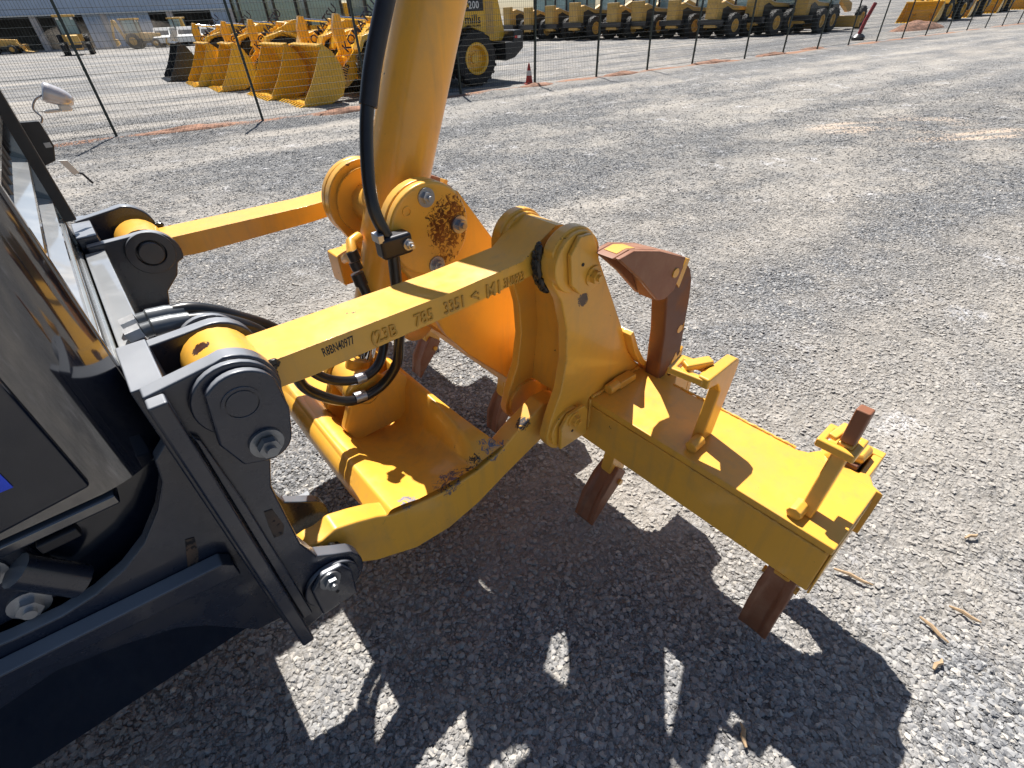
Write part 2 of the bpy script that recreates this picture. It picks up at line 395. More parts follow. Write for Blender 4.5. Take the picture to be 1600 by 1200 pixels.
def make_gravel():
    # crushed stone lying over the ground, thinning out with distance
    pts = []; sz = []
    def band(n, y0, y1, smin, smax, fx=1.35):
        y = rng.uniform(y0, y1, n * 3); x = rng.uniform(-1, 1, n * 3) * (1.1 + np.abs(y) * fx)
        keep = rng.random(n * 3) < (1.15 - .85 * np.clip((dust(x, y) - .42) / .25, 0, 1)) * np.clip(1.35 - y / 11., .02, 1); x, y = x[keep][:n], y[keep][:n]
        s = smin + (smax - smin) * rng.random(len(x)) ** 3.0
        pts.append(np.stack([x, y, hgt(x, y) + s * .25], -1)); sz.append(s)
    band(210000, -.1, 1.7, .0015, .0075)
    band(230000, 1.6, 4.2, .0024, .0080)
    band(150000, 4.0, 14.8, .0045, .010, 1.05)
    P = np.concatenate(pts); S = np.concatenate(sz).astype(np.float32)
    me = bpy.data.meshes.new('gravel'); me.from_pydata(P.tolist(), [], [])
    a = me.attributes.new('sz', 'FLOAT', 'POINT'); a.data.foreach_set('value', S)
    a = me.attributes.new('dusty', 'FLOAT', 'POINT'); a.data.foreach_set('value', dust(P[:, 0], P[:, 1]).astype(np.float32))
    o = bpy.data.objects.new('gravel', me); COL.objects.link(o); o['kind'] = 'stuff'
    tag(o, 'loose grey crushed stone scattered over the dusty yard in front', 'gravel')
    g = bpy.data.node_groups.new('gravel_scatter', 'GeometryNodeTree')
    g.interface.new_socket('Geometry', in_out='INPUT', socket_type='NodeSocketGeometry')
    g.interface.new_socket('Geometry', in_out='OUTPUT', socket_type='NodeSocketGeometry')
    nd = lambda ty, **k: (lambda n: ([setattr(n, a, b) for a, b in k.items()], n)[1])(g.nodes.new(ty))
    gi, go = nd('NodeGroupInput'), nd('NodeGroupOutput'); lk = g.links.new
    join = nd('GeometryNodeJoinGeometry'); mat = stone_material()
    for k in range(7):
        ico = nd('GeometryNodeMeshIcoSphere'); ico.inputs['Subdivisions'].default_value = 2 if k % 2 else 1
        nz = nd('ShaderNodeTexNoise', noise_dimensions='4D'); nz.inputs['W'].default_value = k * 3.7; nz.inputs['Scale'].default_value = .9
        sub = nd('ShaderNodeVectorMath', operation='SUBTRACT'); sub.inputs[1].default_value = (.5, .5, .5)
        scl = nd('ShaderNodeVectorMath', operation='SCALE'); scl.inputs['Scale'].default_value = 2.7
        sp = nd('GeometryNodeSetPosition'); tr = nd('GeometryNodeTransform'); tr.inputs['Scale'].default_value = (1.45, .85 + .06 * k, .42 + .05 * k)
        sm = nd('GeometryNodeSetMaterial'); sm.inputs['Material'].default_value = mat
        gi2 = nd('GeometryNodeGeometryToInstance')
        lk(ico.outputs['Mesh'], sp.inputs['Geometry']); lk(nz.outputs['Color'], sub.inputs[0]); lk(sub.outputs[0], scl.inputs[0]); lk(scl.outputs[0], sp.inputs['Offset'])
        lk(sp.outputs[0], tr.inputs[0]); lk(tr.outputs[0], sm.inputs[0]); lk(sm.outputs[0], gi2.inputs[0]); lk(gi2.outputs[0], join.inputs[0])
    iop = nd('GeometryNodeInstanceOnPoints'); iop.inputs['Pick Instance'].default_value = True
    ri = nd('FunctionNodeRandomValue', data_type='INT'); ri.inputs['Min'].default_value = 0; ri.inputs['Max'].default_value = 6
    rr = nd('FunctionNodeRandomValue', data_type='FLOAT_VECTOR'); rr.inputs['Min'].default_value = (-.4, -.4, 0); rr.inputs['Max'].default_value = (.4, .4, 6.28)
    na = nd('GeometryNodeInputNamedAttribute', data_type='FLOAT'); na.inputs['Name'].default_value = 'sz'
    lk(gi.outputs[0], iop.inputs['Points']); lk(join.outputs[0], iop.inputs['Instance']); lk(ri.outputs[2], iop.inputs['Instance Index'])
    lk(rr.outputs[0], iop.inputs['Rotation']); lk(na.outputs[0], iop.inputs['Scale']); lk(iop.outputs[0], go.inputs[0])
    o.modifiers.new('scatter', 'NODES').node_group = g
make_gravel()

# ------------------------------------------------------------------ warehouse behind the yard
def warehouse():
    A = Vector((-78, 50, 0)); B = Vector((-22, 71, 0)); d = (B - A).normalized(); n = Vector((-d.y, d.x, 0)); Lg = (B - A).length
    r = empty('warehouse', A, math.atan2(d.y, d.x), 'long pale blue warehouse with open dark bays and slanting pink concrete columns', 'warehouse')
    MB().box(-.1, Lg, .0, .5, 2.95, 7.5).build('upper_wall', M['wall'], r)
    MB().box(-.1, Lg, -.25, .55, 2.82, 2.947).build('eave_gutter', M['zinc'], r)
    MB().box(-.1, Lg, 8, 8.3, 0, 7.4).build('back_wall', M['inside'], r)
    MB().box(-.1, Lg, -1.2, 8, -.05, .05).build('floor_slab', M['column'], r)
    MB().box(-.1, Lg + .3, -.3, 9, 7.55, 7.75).build('roof', M['zinc'], r)
    for x0, x1 in ((38, 44), (50, Lg)):
        mb = MB()
        for i in range(int((x1 - x0) / .5)): mb.box(x0 + i * .5, x0 + i * .5 + .42, .06, .12, .05, 2.81)
        mb.box(x0, x1, .13, .2, .05, 2.81); mb.build('sheet_wall', M['wall'], r)
    for i in range(10):
        x = 3 + i * 6.1
        MB().box(x, x + .55, -.12, .5, .05, 2.81).build('column', M['column'], r)
warehouse()

# ------------------------------------------------------------------ wheels and far machines
def wheel(parent, c, r, w, side, rimmat, rr=.56, lugs=22):
    """c centre, axis along local y; side = +1/-1 outer side"""
    cx, cy, cz = c; t = MB()
    prof = [(r * rr, -w * .42), (r * .8, -w * .5), (r * .95, -w * .46), (r * .985, -w * .3), (r * .985, w * .3), (r * .95, w * .46), (r * .8, w * .5), (r * rr, w * .42), (r * rr * .97, 0), (r * rr, -w * .42)]
    t.lathe(prof, c, (0, 1, 0), 40)
    for k in range(lugs):
        a = 2 * math.pi * (k + .0) / lugs
        for s in (-1, 1):
            a2 = a + (math.pi / lugs if s > 0 else 0)
            p0 = (cx + r * 1.0 * math.cos(a2), cy + s * w * .02, cz + r * 1.0 * math.sin(a2)); a3 = a2 + .16
            p1 = (cx + r * .975 * math.cos(a3), cy + s * w * .49, cz + r * .975 * math.sin(a3))
            t.bar(p0, p1, r * .10, r * .055, up=(math.cos(a2), 0, math.sin(a2)))
    ty = t.build('wheel', M['tyre'], parent)
    q = MB(); s = side
    q.lathe([(r * rr, s * w * .43), (r * rr * 1.05, s * w * .46), (r * rr * .98, s * w * .48), (r * rr * .86, s * w * .44), (r * rr * .80, s * w * .2), (r * rr * .74, s * w * .14), (r * rr * .36, s * w * .16), (r * rr * .34, s * w * .26), (.001, s * w * .27)], c, (0, 1, 0), 32)
    for k in range(10):
        a = 2 * math.pi * k / 10; e = (cx + r * rr * .5 * math.cos(a), cy + s * w * .15, cz + r * rr * .5 * math.sin(a))
        q.tube([e, (e[0], e[1] + s * .03, e[2])], r * .022, 6)
    q.build('rim', rimmat, ty)
    return ty

def wheel_loader(buck, black=False):
    """x+ = forwards, about 7 m long; real size"""
    r = empty('wheel_loader', (0, 0, 0))
    Yl = M['bucketyellow']
    for x, y in ((1.42, .97), (1.42, -.97), (-1.42, .97), (-1.42, -.97)): wheel(r, (x, y, .675), .675, .48, 1 if y > 0 else -1, M['bucketyellow'])
    # bucket: curved back, cutting edge, side plates, teeth
    B = MB(); x0 = 3.0; W = 1.23
    back = [(x0 + .78, .02), (x0 + .10, .03), (x0 - .22, .16), (x0 - .36, .45), (x0 - .34, .80), (x0 - .18, 1.10), (x0 + .02, 1.24)]
    out = [(p[0] - .03 * (1 if i > 1 else 0), p[1] - (.025 if i < 2 else 0) + (.02 if i > 5 else 0)) for i, p in enumerate(back)]
    B.prism(back + out[::-1], -W + .03, W - .03)
    side = back + [(x0 + .10, 1.18), (x0 + .30, .80), (x0 + .50, .48), (x0 + .78, .12)]
    for s in (-1, 1): B.prism(side, s * W, s * (W - .028))
    B.prism([(x0 + .0, 1.22), (x0 + .0, 1.28), (x0 + .16, 1.25), (x0 + .14, 1.21)], -W, W)
    for k in range(3): B.box(x0 - .06 + k * .0, x0 - .02, -W + .04, W - .04, .35 + .26 * k, .352 + .26 * k)
    bo = B.build('bucket', buck, r, .006)
    T = MB()
    for k in range(11):
        y = -W + .06 + k * (2 * W - .12) / 10
        T.prism([(x0 + .66, .035), (x0 + .80, .055), (x0 + .95, .0), (x0 + .66, -.012)], y - .04, y + .04)
    T.build('tooth', M['farblack'] if black else Yl, bo, kind='stuff')
    # boom: two arms with a bend, cross tube, bellcrank, tilt ram
    for s in (-1, 1):
        b = MB(); y = s * .52
        b.prism([(x0 - .30, .22), (x0 - .20, .42), (x0 - .55, .66), (x0 - .95, 1.02), (x0 - 1.45, 1.50), (x0 - 2.15, 1.78), (x0 - 2.6, 1.80), (x0 - 2.65, 1.60), (x0 - 2.2, 1.50), (x0 - 1.62, 1.20), (x0 - 1.2, .66), (x0 - .62, .26)], y - .045, y + .045)
        a = b.build('boom_arm', Yl, r, .008)
        if s > 0:
            MB().text('KOMATSU', .30, (x0 - .82, y + .047, 1.02), (-.72, 0, .66), (.66, 0, .72), .003, squeeze=1.0).build('lettering', M['darkblue'], a)
            MB().text('mills', .24, (x0 - .60, y + .047, .38), (-.45, 0, .89), (.89, 0, .45), .003).build('lettering', M['ink'], a)
    MB().cyl((x0 - 1.15, -.5, .85), (x0 - 1.15, .5, .85), .10, 20).build('cross_tube', Yl, r)
    MB().prism([(x0 - .95, .92), (x0 - .80, 1.0), (x0 - .72, 1.55), (x0 - .84, 1.86), (x0 - .98, 1.84), (x0 - 1.05, 1.3), (x0 - 1.2, .95), (x0 - 1.1, .62), (x0 - .95, .60)], -.09, .09).build('bellcrank', Yl, r, .008)
    MB().cyl((x0 - .98, 0, .66), (x0 - .36, 0, .40), .05, 12).build('bucket_link', Yl, r)
    MB().cyl((x0 - .95, 0, 1.78), (x0 - 1.7, 0, 1.70), .035, 12).build('tilt_rod', M['chrome'], r)
    MB().cyl((x0 - 1.7, 0, 1.70), (x0 - 2.5, 0, 1.62), .08, 14).build('tilt_cylinder', Yl, r)
    # frames, body
    MB().prism([(2.0, .42), (2.05, .9), (1.0, 1.72), (.35, 1.78), (.25, .55), (1.0, .4)], -.46, .46).build('front_frame', Yl, r, .02)
    MB().prism([(.25, .5), (.25, 1.0), (-2.7, 1.0), (-2.7, .62), (-1.2, .5)], -.44, .44).build('rear_frame', M['farblack'], r, .02)
    bd = MB().prism([(-.75, 1.0), (-.75, 1.42), (-.95, 1.42), (-.95, 2.2), (-2.5, 2.1), (-2.72, 1.2), (-2.6, 1.04), (-2.05, 1.05), (-1.95, 1.25), (-1.42, 1.45), (-.92, 1.28), (-.85, 1.0)], -.80, .80).build('hood', Yl, r, .03)
    for s in (-1, 1):
        MB().box(-2.32, -2.04, s * .80, s * .806, 1.22, 2.0).build('grille', M['faryellow'], bd)
        MB().box(-1.98, -1.10, s * .80, s * .806, 1.78, 2.08).build('decal_panel', M['ink'], bd)
    MB().text('WA', .17, (-1.22, .808, 1.85), (-1, 0, 0), (0, 0, 1), .002).build('lettering', Yl, bd)
    MB().text('200', .24, (-1.48, .808, 1.84), (-1, 0, 0), (0, 0, 1), .002).build('lettering', M['white'], bd)
    MB().text('mills', .30, (-1.33, .803, 1.50), (-1, 0, 0), (0, 0, 1), .002).build('lettering', M['ink'], bd)
    MB().text('0800 702 0099', .075, (-1.40, .803, 1.42), (-1, 0, 0), (0, 0, 1), .002).build('lettering', M['ink'], bd)
    cw = MB().prism([(-2.45, 1.02), (-2.45, .55), (-2.80, .62), (-3.12, .85), (-3.12, 1.25), (-3.02, 1.30), (-2.78, 1.30), (-2.74, 1.02)], -1.18, 1.18).build('counterweight', M['farblack'], r, .03)
    for s in (-1, 1):
        MB().box(-3.02, -2.90, s * 1.181, s * 1.186, 1.10, 1.16).build('reflector', M['white'], cw)
        MB().box(-2.895, -2.80, s * 1.181, s * 1.186, 1.10, 1.16).build('reflector', M['red'], cw)
        MB().prism([(-.55, 1.5), (-.5, 1.42), (-.6, 1.1), (-.9, 1.1), (-.9, 1.5)], s * .8, s * 1.2).build('step', M['farblack'], r, .02)
        MB().box(-.3, .35, s * .5, s * .98, .62, .66).build('fender', M['farblack'], r)
        f = MB(); f.prism([(.75, .98), (.95, 1.28), (1.42, 1.45), (1.9, 1.28), (2.05, 1.05), (2.1, 1.1), (1.95, 1.38), (1.42, 1.52), (.88, 1.36), (.68, 1.0)], s * .75, s * 1.2); f.build('fender', Yl, r, .01)
    cb = MB().box(-.90, .32, -.72, .72, 1.12, 1.62).build('cab_base', Yl, r, .02)
    for x, y in ((-.88, .68), (-.88, -.68), (.30, .62), (.30, -.62)): MB().box(x - .04, x + .04, y - .04, y + .04, 1.62, 2.9).build('cab_pillar', M['farblack'], r)
    MB().box(-1.0, .5, -.76, .76, 2.9, 3.05).build('cab_roof', Yl, r, .03)
    MB().box(-.84, .26, -.70, .70, 1.62, 2.9).build('cab_glass', M['glass'], r)
    MB().box(-.10, -.04, .74, .86, 1.25, 1.30).build('handrail', M['farblack'], r)
    return r

S8 = .8
La = Vector((-.845, -.534, 0)); Ln = Vector((-.534, .845, 0))   # machines' forward and row direction
def place_loader(o, near_corner, ang):
    # near_corner = ground position of the bucket's near front corner
    f = Vector((math.cos(ang), math.sin(ang), 0)); s = Vector((f.y, -f.x, 0))  # s points to the machine's right (local -y)
    o.location = Vector((*near_corner, 0)) - f * 3.72 * S8 + s * (1.23 * S8); o.rotation_euler.z = ang; o.scale = (S8,) * 3
def flip_side(o): pass
first = wheel_loader(M['bucketyellow'])
spots = [((-3.85, 11.20), 'nearest yellow wheel loader with its lowered bucket against the fence, black counterweight at the rear'),
         ((-5.02, 12.60), 'yellow wheel loader second from the fence, half hidden behind the nearest loader'),
         ((-7.15, 14.85), 'yellow wheel loader third from the fence, next to the gap between the two bucket pairs'),
         ((-8.55, 16.45), 'yellow wheel loader fourth from the fence, its bucket just in front of the black bucket')]
angL = math.atan2(-.56, -.83)
trees = []
for i, (p, lb) in enumerate(spots):
    o = first if i == 0 else copy_tree(first)
    place_loader(o, p, angL + (0, .02, -.02, .01)[i]); trees.append(o)
    tag(o, lb, 'wheel loader', 'yellow wheel loaders parked in the yard')
bl = wheel_loader(M['farblack'], True); place_loader(bl, (-10.5, 18.6), angL)
tag(bl, 'wheel loader with a black bucket at the far left end of the loader row', 'wheel loader', 'yellow wheel loaders parked in the yard')
far_l = [((27.5, 37.0), 'wheel loader parked right of the grader row with its pale raised bucket', 2.6), ((33, 42.0), 'yellow loader standing behind the dirt mound by the far fence', 2.7), ((39.5, 47.5), 'yellow loader far right beyond the dirt mound, second from the edge', 2.7), ((47, 53.0), 'farthest yellow loader at the top right corner of the yard', 2.65)]
for p, lb, a in far_l:
    o = copy_tree(first); o.location = (*p, 0); o.rotation_euler.z = a + 1.15; o.scale = (S8,) * 3
    tag(o, lb, 'wheel loader', 'yellow wheel loaders parked in the yard')

def road_grader():
    r = empty('parked_grader', (0, 0, 0)); Yf = M['faryellow']
    for x in (-.2, 1.35):
        for y in (-.98, .98): wheel(r, (x, y, .64), .64, .36, 1 if y > 0 else -1, Yf, .5, 18)
    for y in (-.98, .98): wheel(r, (6.1, y, .64), .64, .36, 1 if y > 0 else -1, Yf, .5, 18)
    for s in (-1, 1): MB().box(-.35, 1.5, s * .62, s * .78, .42, .86).build('tandem_case', M['farblack'], r, .02)
    MB().prism([(-.95, .62), (-.95, 1.80), (-.60, 1.86), (.35, 1.62), (1.9, 1.52), (1.9, .75)], -.42, .42).build('hood', Yf, r, .03)
    MB().box(-1.22, -.96, -.44, .44, .55, 2.02).build('rear_panel', Yf, r, .02)
    MB().box(-1.25, -1.221, -.36, .36, .95, 1.8).build('grille', Yf, r)
    MB().box(-.7, 2.2, -.40, .40, .52, .74).build('rear_frame', M['farblack'], r, .02)
    MB().prism([(-.70, .70), (-.70, 1.50), (-.3, 1.62), (.3, 1.42), (1.80, 1.36), (1.80, .70)], -.435, .435).build('side_opening', M['farblack'], r)
    MB().prism([(-.60, 1.862), (-.60, 1.885), (.36, 1.645), (1.85, 1.545), (1.85, 1.525), (.35, 1.622)], -.40, .40).build('hood_highlight', M['white'], r)  # white sheet paints in the sunlit highlight along the hood top
    MB().box(1.9, 2.9, -.7, .7, .9, 1.45).build('cab_base', M['farblack'], r, .03)
    for x, y in ((1.95, .68), (1.95, -.68), (2.9, .55), (2.9, -.55)): MB().box(x - .05, x + .05, y - .05, y + .05, 1.65, 3.1).build('cab_pillar', M['farblack'], r)
    MB().box(2.0, 2.85, -.62, .62, 1.46, 3.08).build('cab_glass', M['glass'], r); MB().box(1.85, 3.0, -.75, .75, 3.1, 3.22).build('cab_roof', Yf, r, .03)
    MB().prism([(2.9, 1.1), (2.9, 1.5), (4.2, 2.0), (6.3, 1.45), (6.5, 1.0), (6.1, .95), (4.3, 1.62), (3.4, 1.1)], -.15, .15).build('main_frame', Yf, r, .02)
    MB().prism([(4.15, .15), (4.05, .45), (4.12, .78), (4.2, .78), (4.14, .45), (4.25, .15)], -1.8, 1.8).build('blade', Yf, r)
    MB().box(5.95, 6.25, -.8, .8, .55, .75).build('front_axle', Yf, r, .02)
    MB().prism([(-1.05, .62), (-1.32, .72), (-1.35, .98), (-1.05, .95)], -.9, .9).build('rear_bar', M['farblack'], r, .02)
    return r
g0 = road_grader(); angG = math.atan2(.60, .80)
ordn = ['rightmost', 'second from the right', 'third from the right', 'fourth from the right', 'fifth from the right', 'sixth from the right', 'seventh from the right', 'eighth from the right', 'ninth from the right', 'leftmost']
px_az = [(15.6, 30.0), (13.2, 29.6), (11.35, 29.4), (9.75, 30.6), (8.1, 31.7), (6.75, 32.9), (5.25, 33.9), (3.95, 34.9), (2.65, 35.9), (1.45, 36.9)]
for i, p in enumerate(px_az):
    o = g0 if i == 0 else copy_tree(g0)
    o.location = (p[0] + random.uniform(-.18, .18), p[1] + random.uniform(-.35, .35), 0); o.rotation_euler.z = angG + random.uniform(-.09, .09); o.scale = (S8 * random.uniform(.95, 1.06),) * 3
    tag(o, f'yellow road grader, {ordn[i]} in the row behind the fence', 'grader', 'road graders parked side by side')

def backhoe(front=True):
    r = empty('backhoe_loader', (0, 0, 0)); Yf = M['faryellow']
    for y in (-.9, .9):
        wheel(r, (-.2, y, .72), .72, .45, 1 if y > 0 else -1, Yf, .5, 18); wheel(r, (2.0, y, .45), .45, .32, 1 if y > 0 else -1, Yf, .5, 16)
    MB().prism([(.6, .7), (.6, 1.5), (2.6, 1.35), (2.65, .75)], -.42, .42).build('hood', Yf, r, .03)
    MB().box(-1.2, 2.6, -.35, .35, .5, .8).build('frame', M['farblack'], r, .02)
    MB().box(-.9, .6, -.72, .72, .95, 1.45).build('cab_base', Yf, r, .03)
    for x, y in ((-.85, .68), (-.85, -.68), (.55, .68), (.55, -.68)): MB().box(x - .05, x + .05, y - .05, y + .05, 1.45, 2.65).build('cab_pillar', M['farblack'], r)
    MB().box(-.8, .5, -.64, .64, 1.45, 2.62).build('cab_glass', M['glass'], r); MB().box(-1, .75, -.78, .78, 2.65, 2.8).build('cab_roof', Yf, r, .03)
    for s in (-1, 1):
        if front: MB().prism([(.8, 1.35), (.85, 1.5), (2.6, 1.1), (3.3, .45), (3.15, .3), (2.5, .85)], s * .5 - .05, s * .5 + .05).build('loader_arm', Yf, r)
        MB().box(.56, .66, s * .5 - .09, s * .5 + .09, 2.45, 2.6).build('work_lamp', M['white'], r)
    if front: MB().prism([(3.2, .15), (3.05, .5), (3.2, .9), (3.3, .88), (3.15, .5), (3.3, .25), (3.9, .15), (3.9, .1)], -1.1, 1.1).build('front_bucket', Yf, r)
    MB().prism([(-1.2, .7), (-1.3, 1.0), (-1.9, 2.5), (-1.7, 2.75), (-1.5, 2.6), (-1.1, 1.1)], -.12, .12).build('backhoe_boom', Yf, r, .01)
    MB().prism([(-1.9, 2.7), (-1.7, 2.6), (-2.2, 1.2), (-2.35, .9), (-2.4, 1.2)], -.09, .09).build('dipper', Yf, r, .01)
    MB().prism([(-2.4, 1.0), (-2.05, .95), (-1.95, .5), (-2.3, .3), (-2.25, .7)], -.3, .3).build('rear_bucket', Yf, r)
    return r
b0 = backhoe(); t0 = backhoe(False)
for i, (p, a, lb) in enumerate([((-33.0, 47.2), -1.0, 'dusty tractor driving towards the fence in front of the warehouse'),
      ((-33.0, 55.4), .25, 'yellow backhoe loader parked in front of the warehouse columns'),
      ((-31.6, 60.5), 2.4, 'second backhoe loader behind the other one, its boom raised'),
      ((-47.0, 56.0), .4, 'backhoe loader standing in the shaded warehouse bay at far left')]):
    o = t0 if i == 0 else (b0 if i == 1 else copy_tree(b0))
    o.location = (*p, 0); o.rotation_euler.z = a; o.scale = (S8 * (1.12 if i == 0 else 1),) * 3
    tag(o, lb, 'backhoe loader', 'backhoe loaders near the warehouse')

def van():
    r = empty('white_van', (0, 0, 0))
    MB().prism([(-2.2, .35), (-2.25, 1.7), (-2.1, 1.85), (.9, 1.85), (1.6, 1.15), (2.3, .95), (2.35, .4)], -.85, .85).build('body', M['white'], r, .05)
    MB().prism([(.75, 1.2), (.9, 1.72), (1.45, 1.2)], -.86, .86).build('window', M['glass'], r)
    MB().prism([(.93, 1.72), (1.58, 1.18), (1.60, 1.2), (.96, 1.76)], -.72, .72).build('windscreen', M['farblack'], r)
    for x in (-1.4, 1.5):
        for y in (-.8, .8): wheel(r, (x, y, .33), .33, .2, 1 if y > 0 else -1, M['zinc'], .6, 12)
    return r
v0 = van(); vw = ['leftmost', 'second from the left', 'third from the left', 'fourth from the left', 'rightmost']
for i in range(5):
    o = v0 if i == 0 else copy_tree(v0); o.location = (-31.2 + i * 1.75, 57.0 + i * .8, 0); o.rotation_euler.z = -1.3; o.scale = (S8,) * 3
    tag(o, f'small white van parked behind the black bucket, {vw[i]} of the white vehicles', 'van', 'white vans parked behind the loaders')

# ------------------------------------------------------------------ fence
def fence():
    r = empty('wire_fence', tuple(F0), 0, 'dark welded wire fence on slim green posts running across the yard', 'fence')
    P = [F0 + FD * (1.985 * n) for n in range(-7, 32)]
    meas = {-4: (-6.27, 8.87), -3: (-4.28, 9.91), -2: (-2.59, 11.07), -1: (-.83, 12.29), 0: (.87, 13.3), 1: (2.51, 14.42), 2: (4.07, 15.47), 3: (5.65, 16.55)}
    for n in meas: P[n + 7] = Vector((*meas[n], 0))
    P = [p - F0 for p in P]; H = 1.95
    for i, p in enumerate(P):
        h = float(hgt(np.array([p.x + F0.x]), np.array([p.y + F0.y]))[0])
        a = math.atan2(FD.y, FD.x); m = MB(); s = .019; lean = random.uniform(-.02, .02)
        ca, sa = math.cos(a), math.sin(a)
        m.map = lambda u, v, w, p=p, lean=lean: (p.x + u * ca - v * sa + w * lean, p.y + u * sa + v * ca, w)
        m.box(-s, s, -s, s, h - .05, H + .05); m.box(-s * 1.15, s * 1.15, -s * 1.15, s * 1.15, H + .05, H + .07)
        for w in (.3, .9, 1.5): m.box(-s * 1.2, s * 1.2, -s - .006, -s + .003, w, w + .03)
        m.build('post', M['post'], r)
    for i in range(len(P) - 1):
        a, b = P[i], P[i + 1]; d = b - a; m = MB(); n = 40 if i < 18 else 20; wr = .0024 if i < 18 else .0026
        off = Vector((d.y, -d.x, 0)).normalized() * .022
        def wirebox(p, q, rr):
            m.tube([p, q], rr, 3, False)
        for k in range(1, n):
            q = a + d * (k / n) + off; wirebox((q.x, q.y, .03), (q.x, q.y, H), wr)
        zs = [.05 + .1 * k for k in range(20)]
        for z in zs:
            q0 = a + off; q1 = b + off; k2 = wr * (1.6 if abs((z - .05) % .4) < .01 else 1.)
            m.tube([(q0.x, q0.y, z), ((q0.x + q1.x) / 2, (q0.y + q1.y) / 2, z - .003), (q1.x, q1.y, z)], k2, 3, False)
        m.build('wire_panel', M['wire'], r, smooth=0)
fence()

# ------------------------------------------------------------------ cone, marker, dirt heaps
c = empty('traffic_cone', (.74, 13.42, 0), .3, 'orange red traffic cone with white band beside a fence post', 'traffic cone', None, .80)
MB().lathe([(.11, .02), (.075, .22), (.045, .42), (.02, .52), (.001, .525)], (0, 0, 0), (0, 0, 1), 24).build('cone_body', M['cone'], c)
MB().lathe([(.079, .22), (.0585, .34), (.060, .345), (.0815, .222)], (0, 0, 0), (0, 0, 1), 24).build('white_band', M['white'], c)
MB().box(-.13, .13, -.13, .13, -.02, .025).build('base', M['cone'], c, .01)
c = empty('marker_pole', (14.35, 23.1, 0), 0, 'leaning dark red marker pole on a round black foot by the far fence', 'marker pole')
MB().tube([(0, 0, .1), (.12, .05, .6), (.32, .1, 1.15)], .07, 12).build('pole', simple('faded_red_plastic', (.30, .03, .03), .5), c)
MB().lathe([(.001, .0), (.22, .0), (.24, .1), (.12, .2), (.001, .2)], (.02, 0, 0), (0, 0, 1), 20).build('foot', M['farblack'], c)

def heap(name, c, rx, ry, h, ang, label, cat, mat, n=34, seed=1):
    vs = []; fs = []
    for i in range(n):
        for j in range(n):
            x = -1 + 2 * i / (n - 1); y = -1 + 2 * j / (n - 1); d = math.hypot(x, y)
            z = h * max(0, 1 - d) ** .8 * (.55 + .9 * float(vnoise(np.array([x]), np.array([y]), 3.2, seed)[0])) + .04 * h * random.random() * (d < 1) - (.03 if d > .95 else 0)
            vs.append((x * rx, y * ry, z))
    for i in range(n - 1):
        for j in range(n - 1):
            a = i * n + j; fs.append((a, a + n, a + n + 1, a + 1))
    o = MB().add(vs, fs).build(name, mat, smooth=60); o.location = (*c, 0); o.rotation_euler.z = ang
    return tag(o, label, cat)
MD = simple('red_soil', (.27, .145, .095), .95, var=.5, scale=7, bump=.8)
heap('dirt_mound', (20.6, 28.6), 2.4, .7, .34, math.atan2(FD.y, FD.x), 'low heap of reddish soil and rubble beside the far fence', 'dirt mound', MD)
for p, rx in (((-5.3, 9.2), .8), ((-2.9, 10.6), .7), ((.9, 13.1), .5), ((3.2, 14.7), .6), ((6.3, 16.8), .9), ((8.8, 18.4), .8), ((10.9, 19.9), .7)):
    o = heap('soil_ridge', p, rx, .22, .06, math.atan2(FD.y, FD.x), 'x', 'x', MD, 20, int(rx * 9)); del o['label'], o['category']; o['kind'] = 'structure'

# dust trail behind the moving tractor
t = NT('dust_cloud'); t.t.nodes.remove(t.b); pv = t.n('ShaderNodeVolumePrincipled'); pv.inputs['Color'].default_value = (.9, .8, .68, 1)
d = t.math('MULTIPLY', t.ramp(t.noise(t.coord('Object'), .6, 4), [(.40, 0.), (.7, 1.)]), .12); t.l(d, pv.inputs['Density']); t.l(pv.outputs[0], t.out.inputs['Volume'])
o = MB().sphere((0, 0, 0), 1, 12, (5.2, 2.4, 1.25)).build('dust_cloud', t.m); o.location = (-31.5, 50.2, 1.0); o.rotation_euler.z = .5
o['kind'] = 'stuff'; tag(o, 'pale dust cloud hanging behind the moving tractor', 'dust')

# ------------------------------------------------------------------ the ripper
OX, OY = 0.0955, 1.547; AZ = rad(39)
G_RIP = empty('ripper', (OX, OY, 0), AZ, 'large yellow rear ripper with cross beam, twin links, hydraulic cylinder and rusty teeth', 'ripper')
G_MG = empty('motor_grader', (OX - 1.2 * math.cos(AZ), OY - 1.2 * math.sin(AZ), 0), AZ, 'glossy black rear end of a road grader with louvred hood and two bracket towers', 'grader')
def B_(): return MB(lambda u, v, w: (u, -v, w - .34))
def K_(): return MB(lambda u, v, w: (u + 1.2, -v, w - .34))
Yl = M['yellow']
FU, FL, RU, RL = (-1.012, 1.288), (-1.008, .80), (-.325, 1.275), (-.33, .80)

# cross beam
b = B_().box(-.235, -.025, -1.122, 1.118, .684, .823)
b.build('cross_beam', Yl, G_RIP, .004)
tp = B_(); tp.box(-.2365, -.018, -1.122, 1.121, .8235, .845); bt = tp.build('beam_top_plate', Yl, G_RIP, .003)
B_().box(-.236, -.023, 1.1185, 1.123, .682, .8225).build('end_plate', Yl, G_RIP, .002)
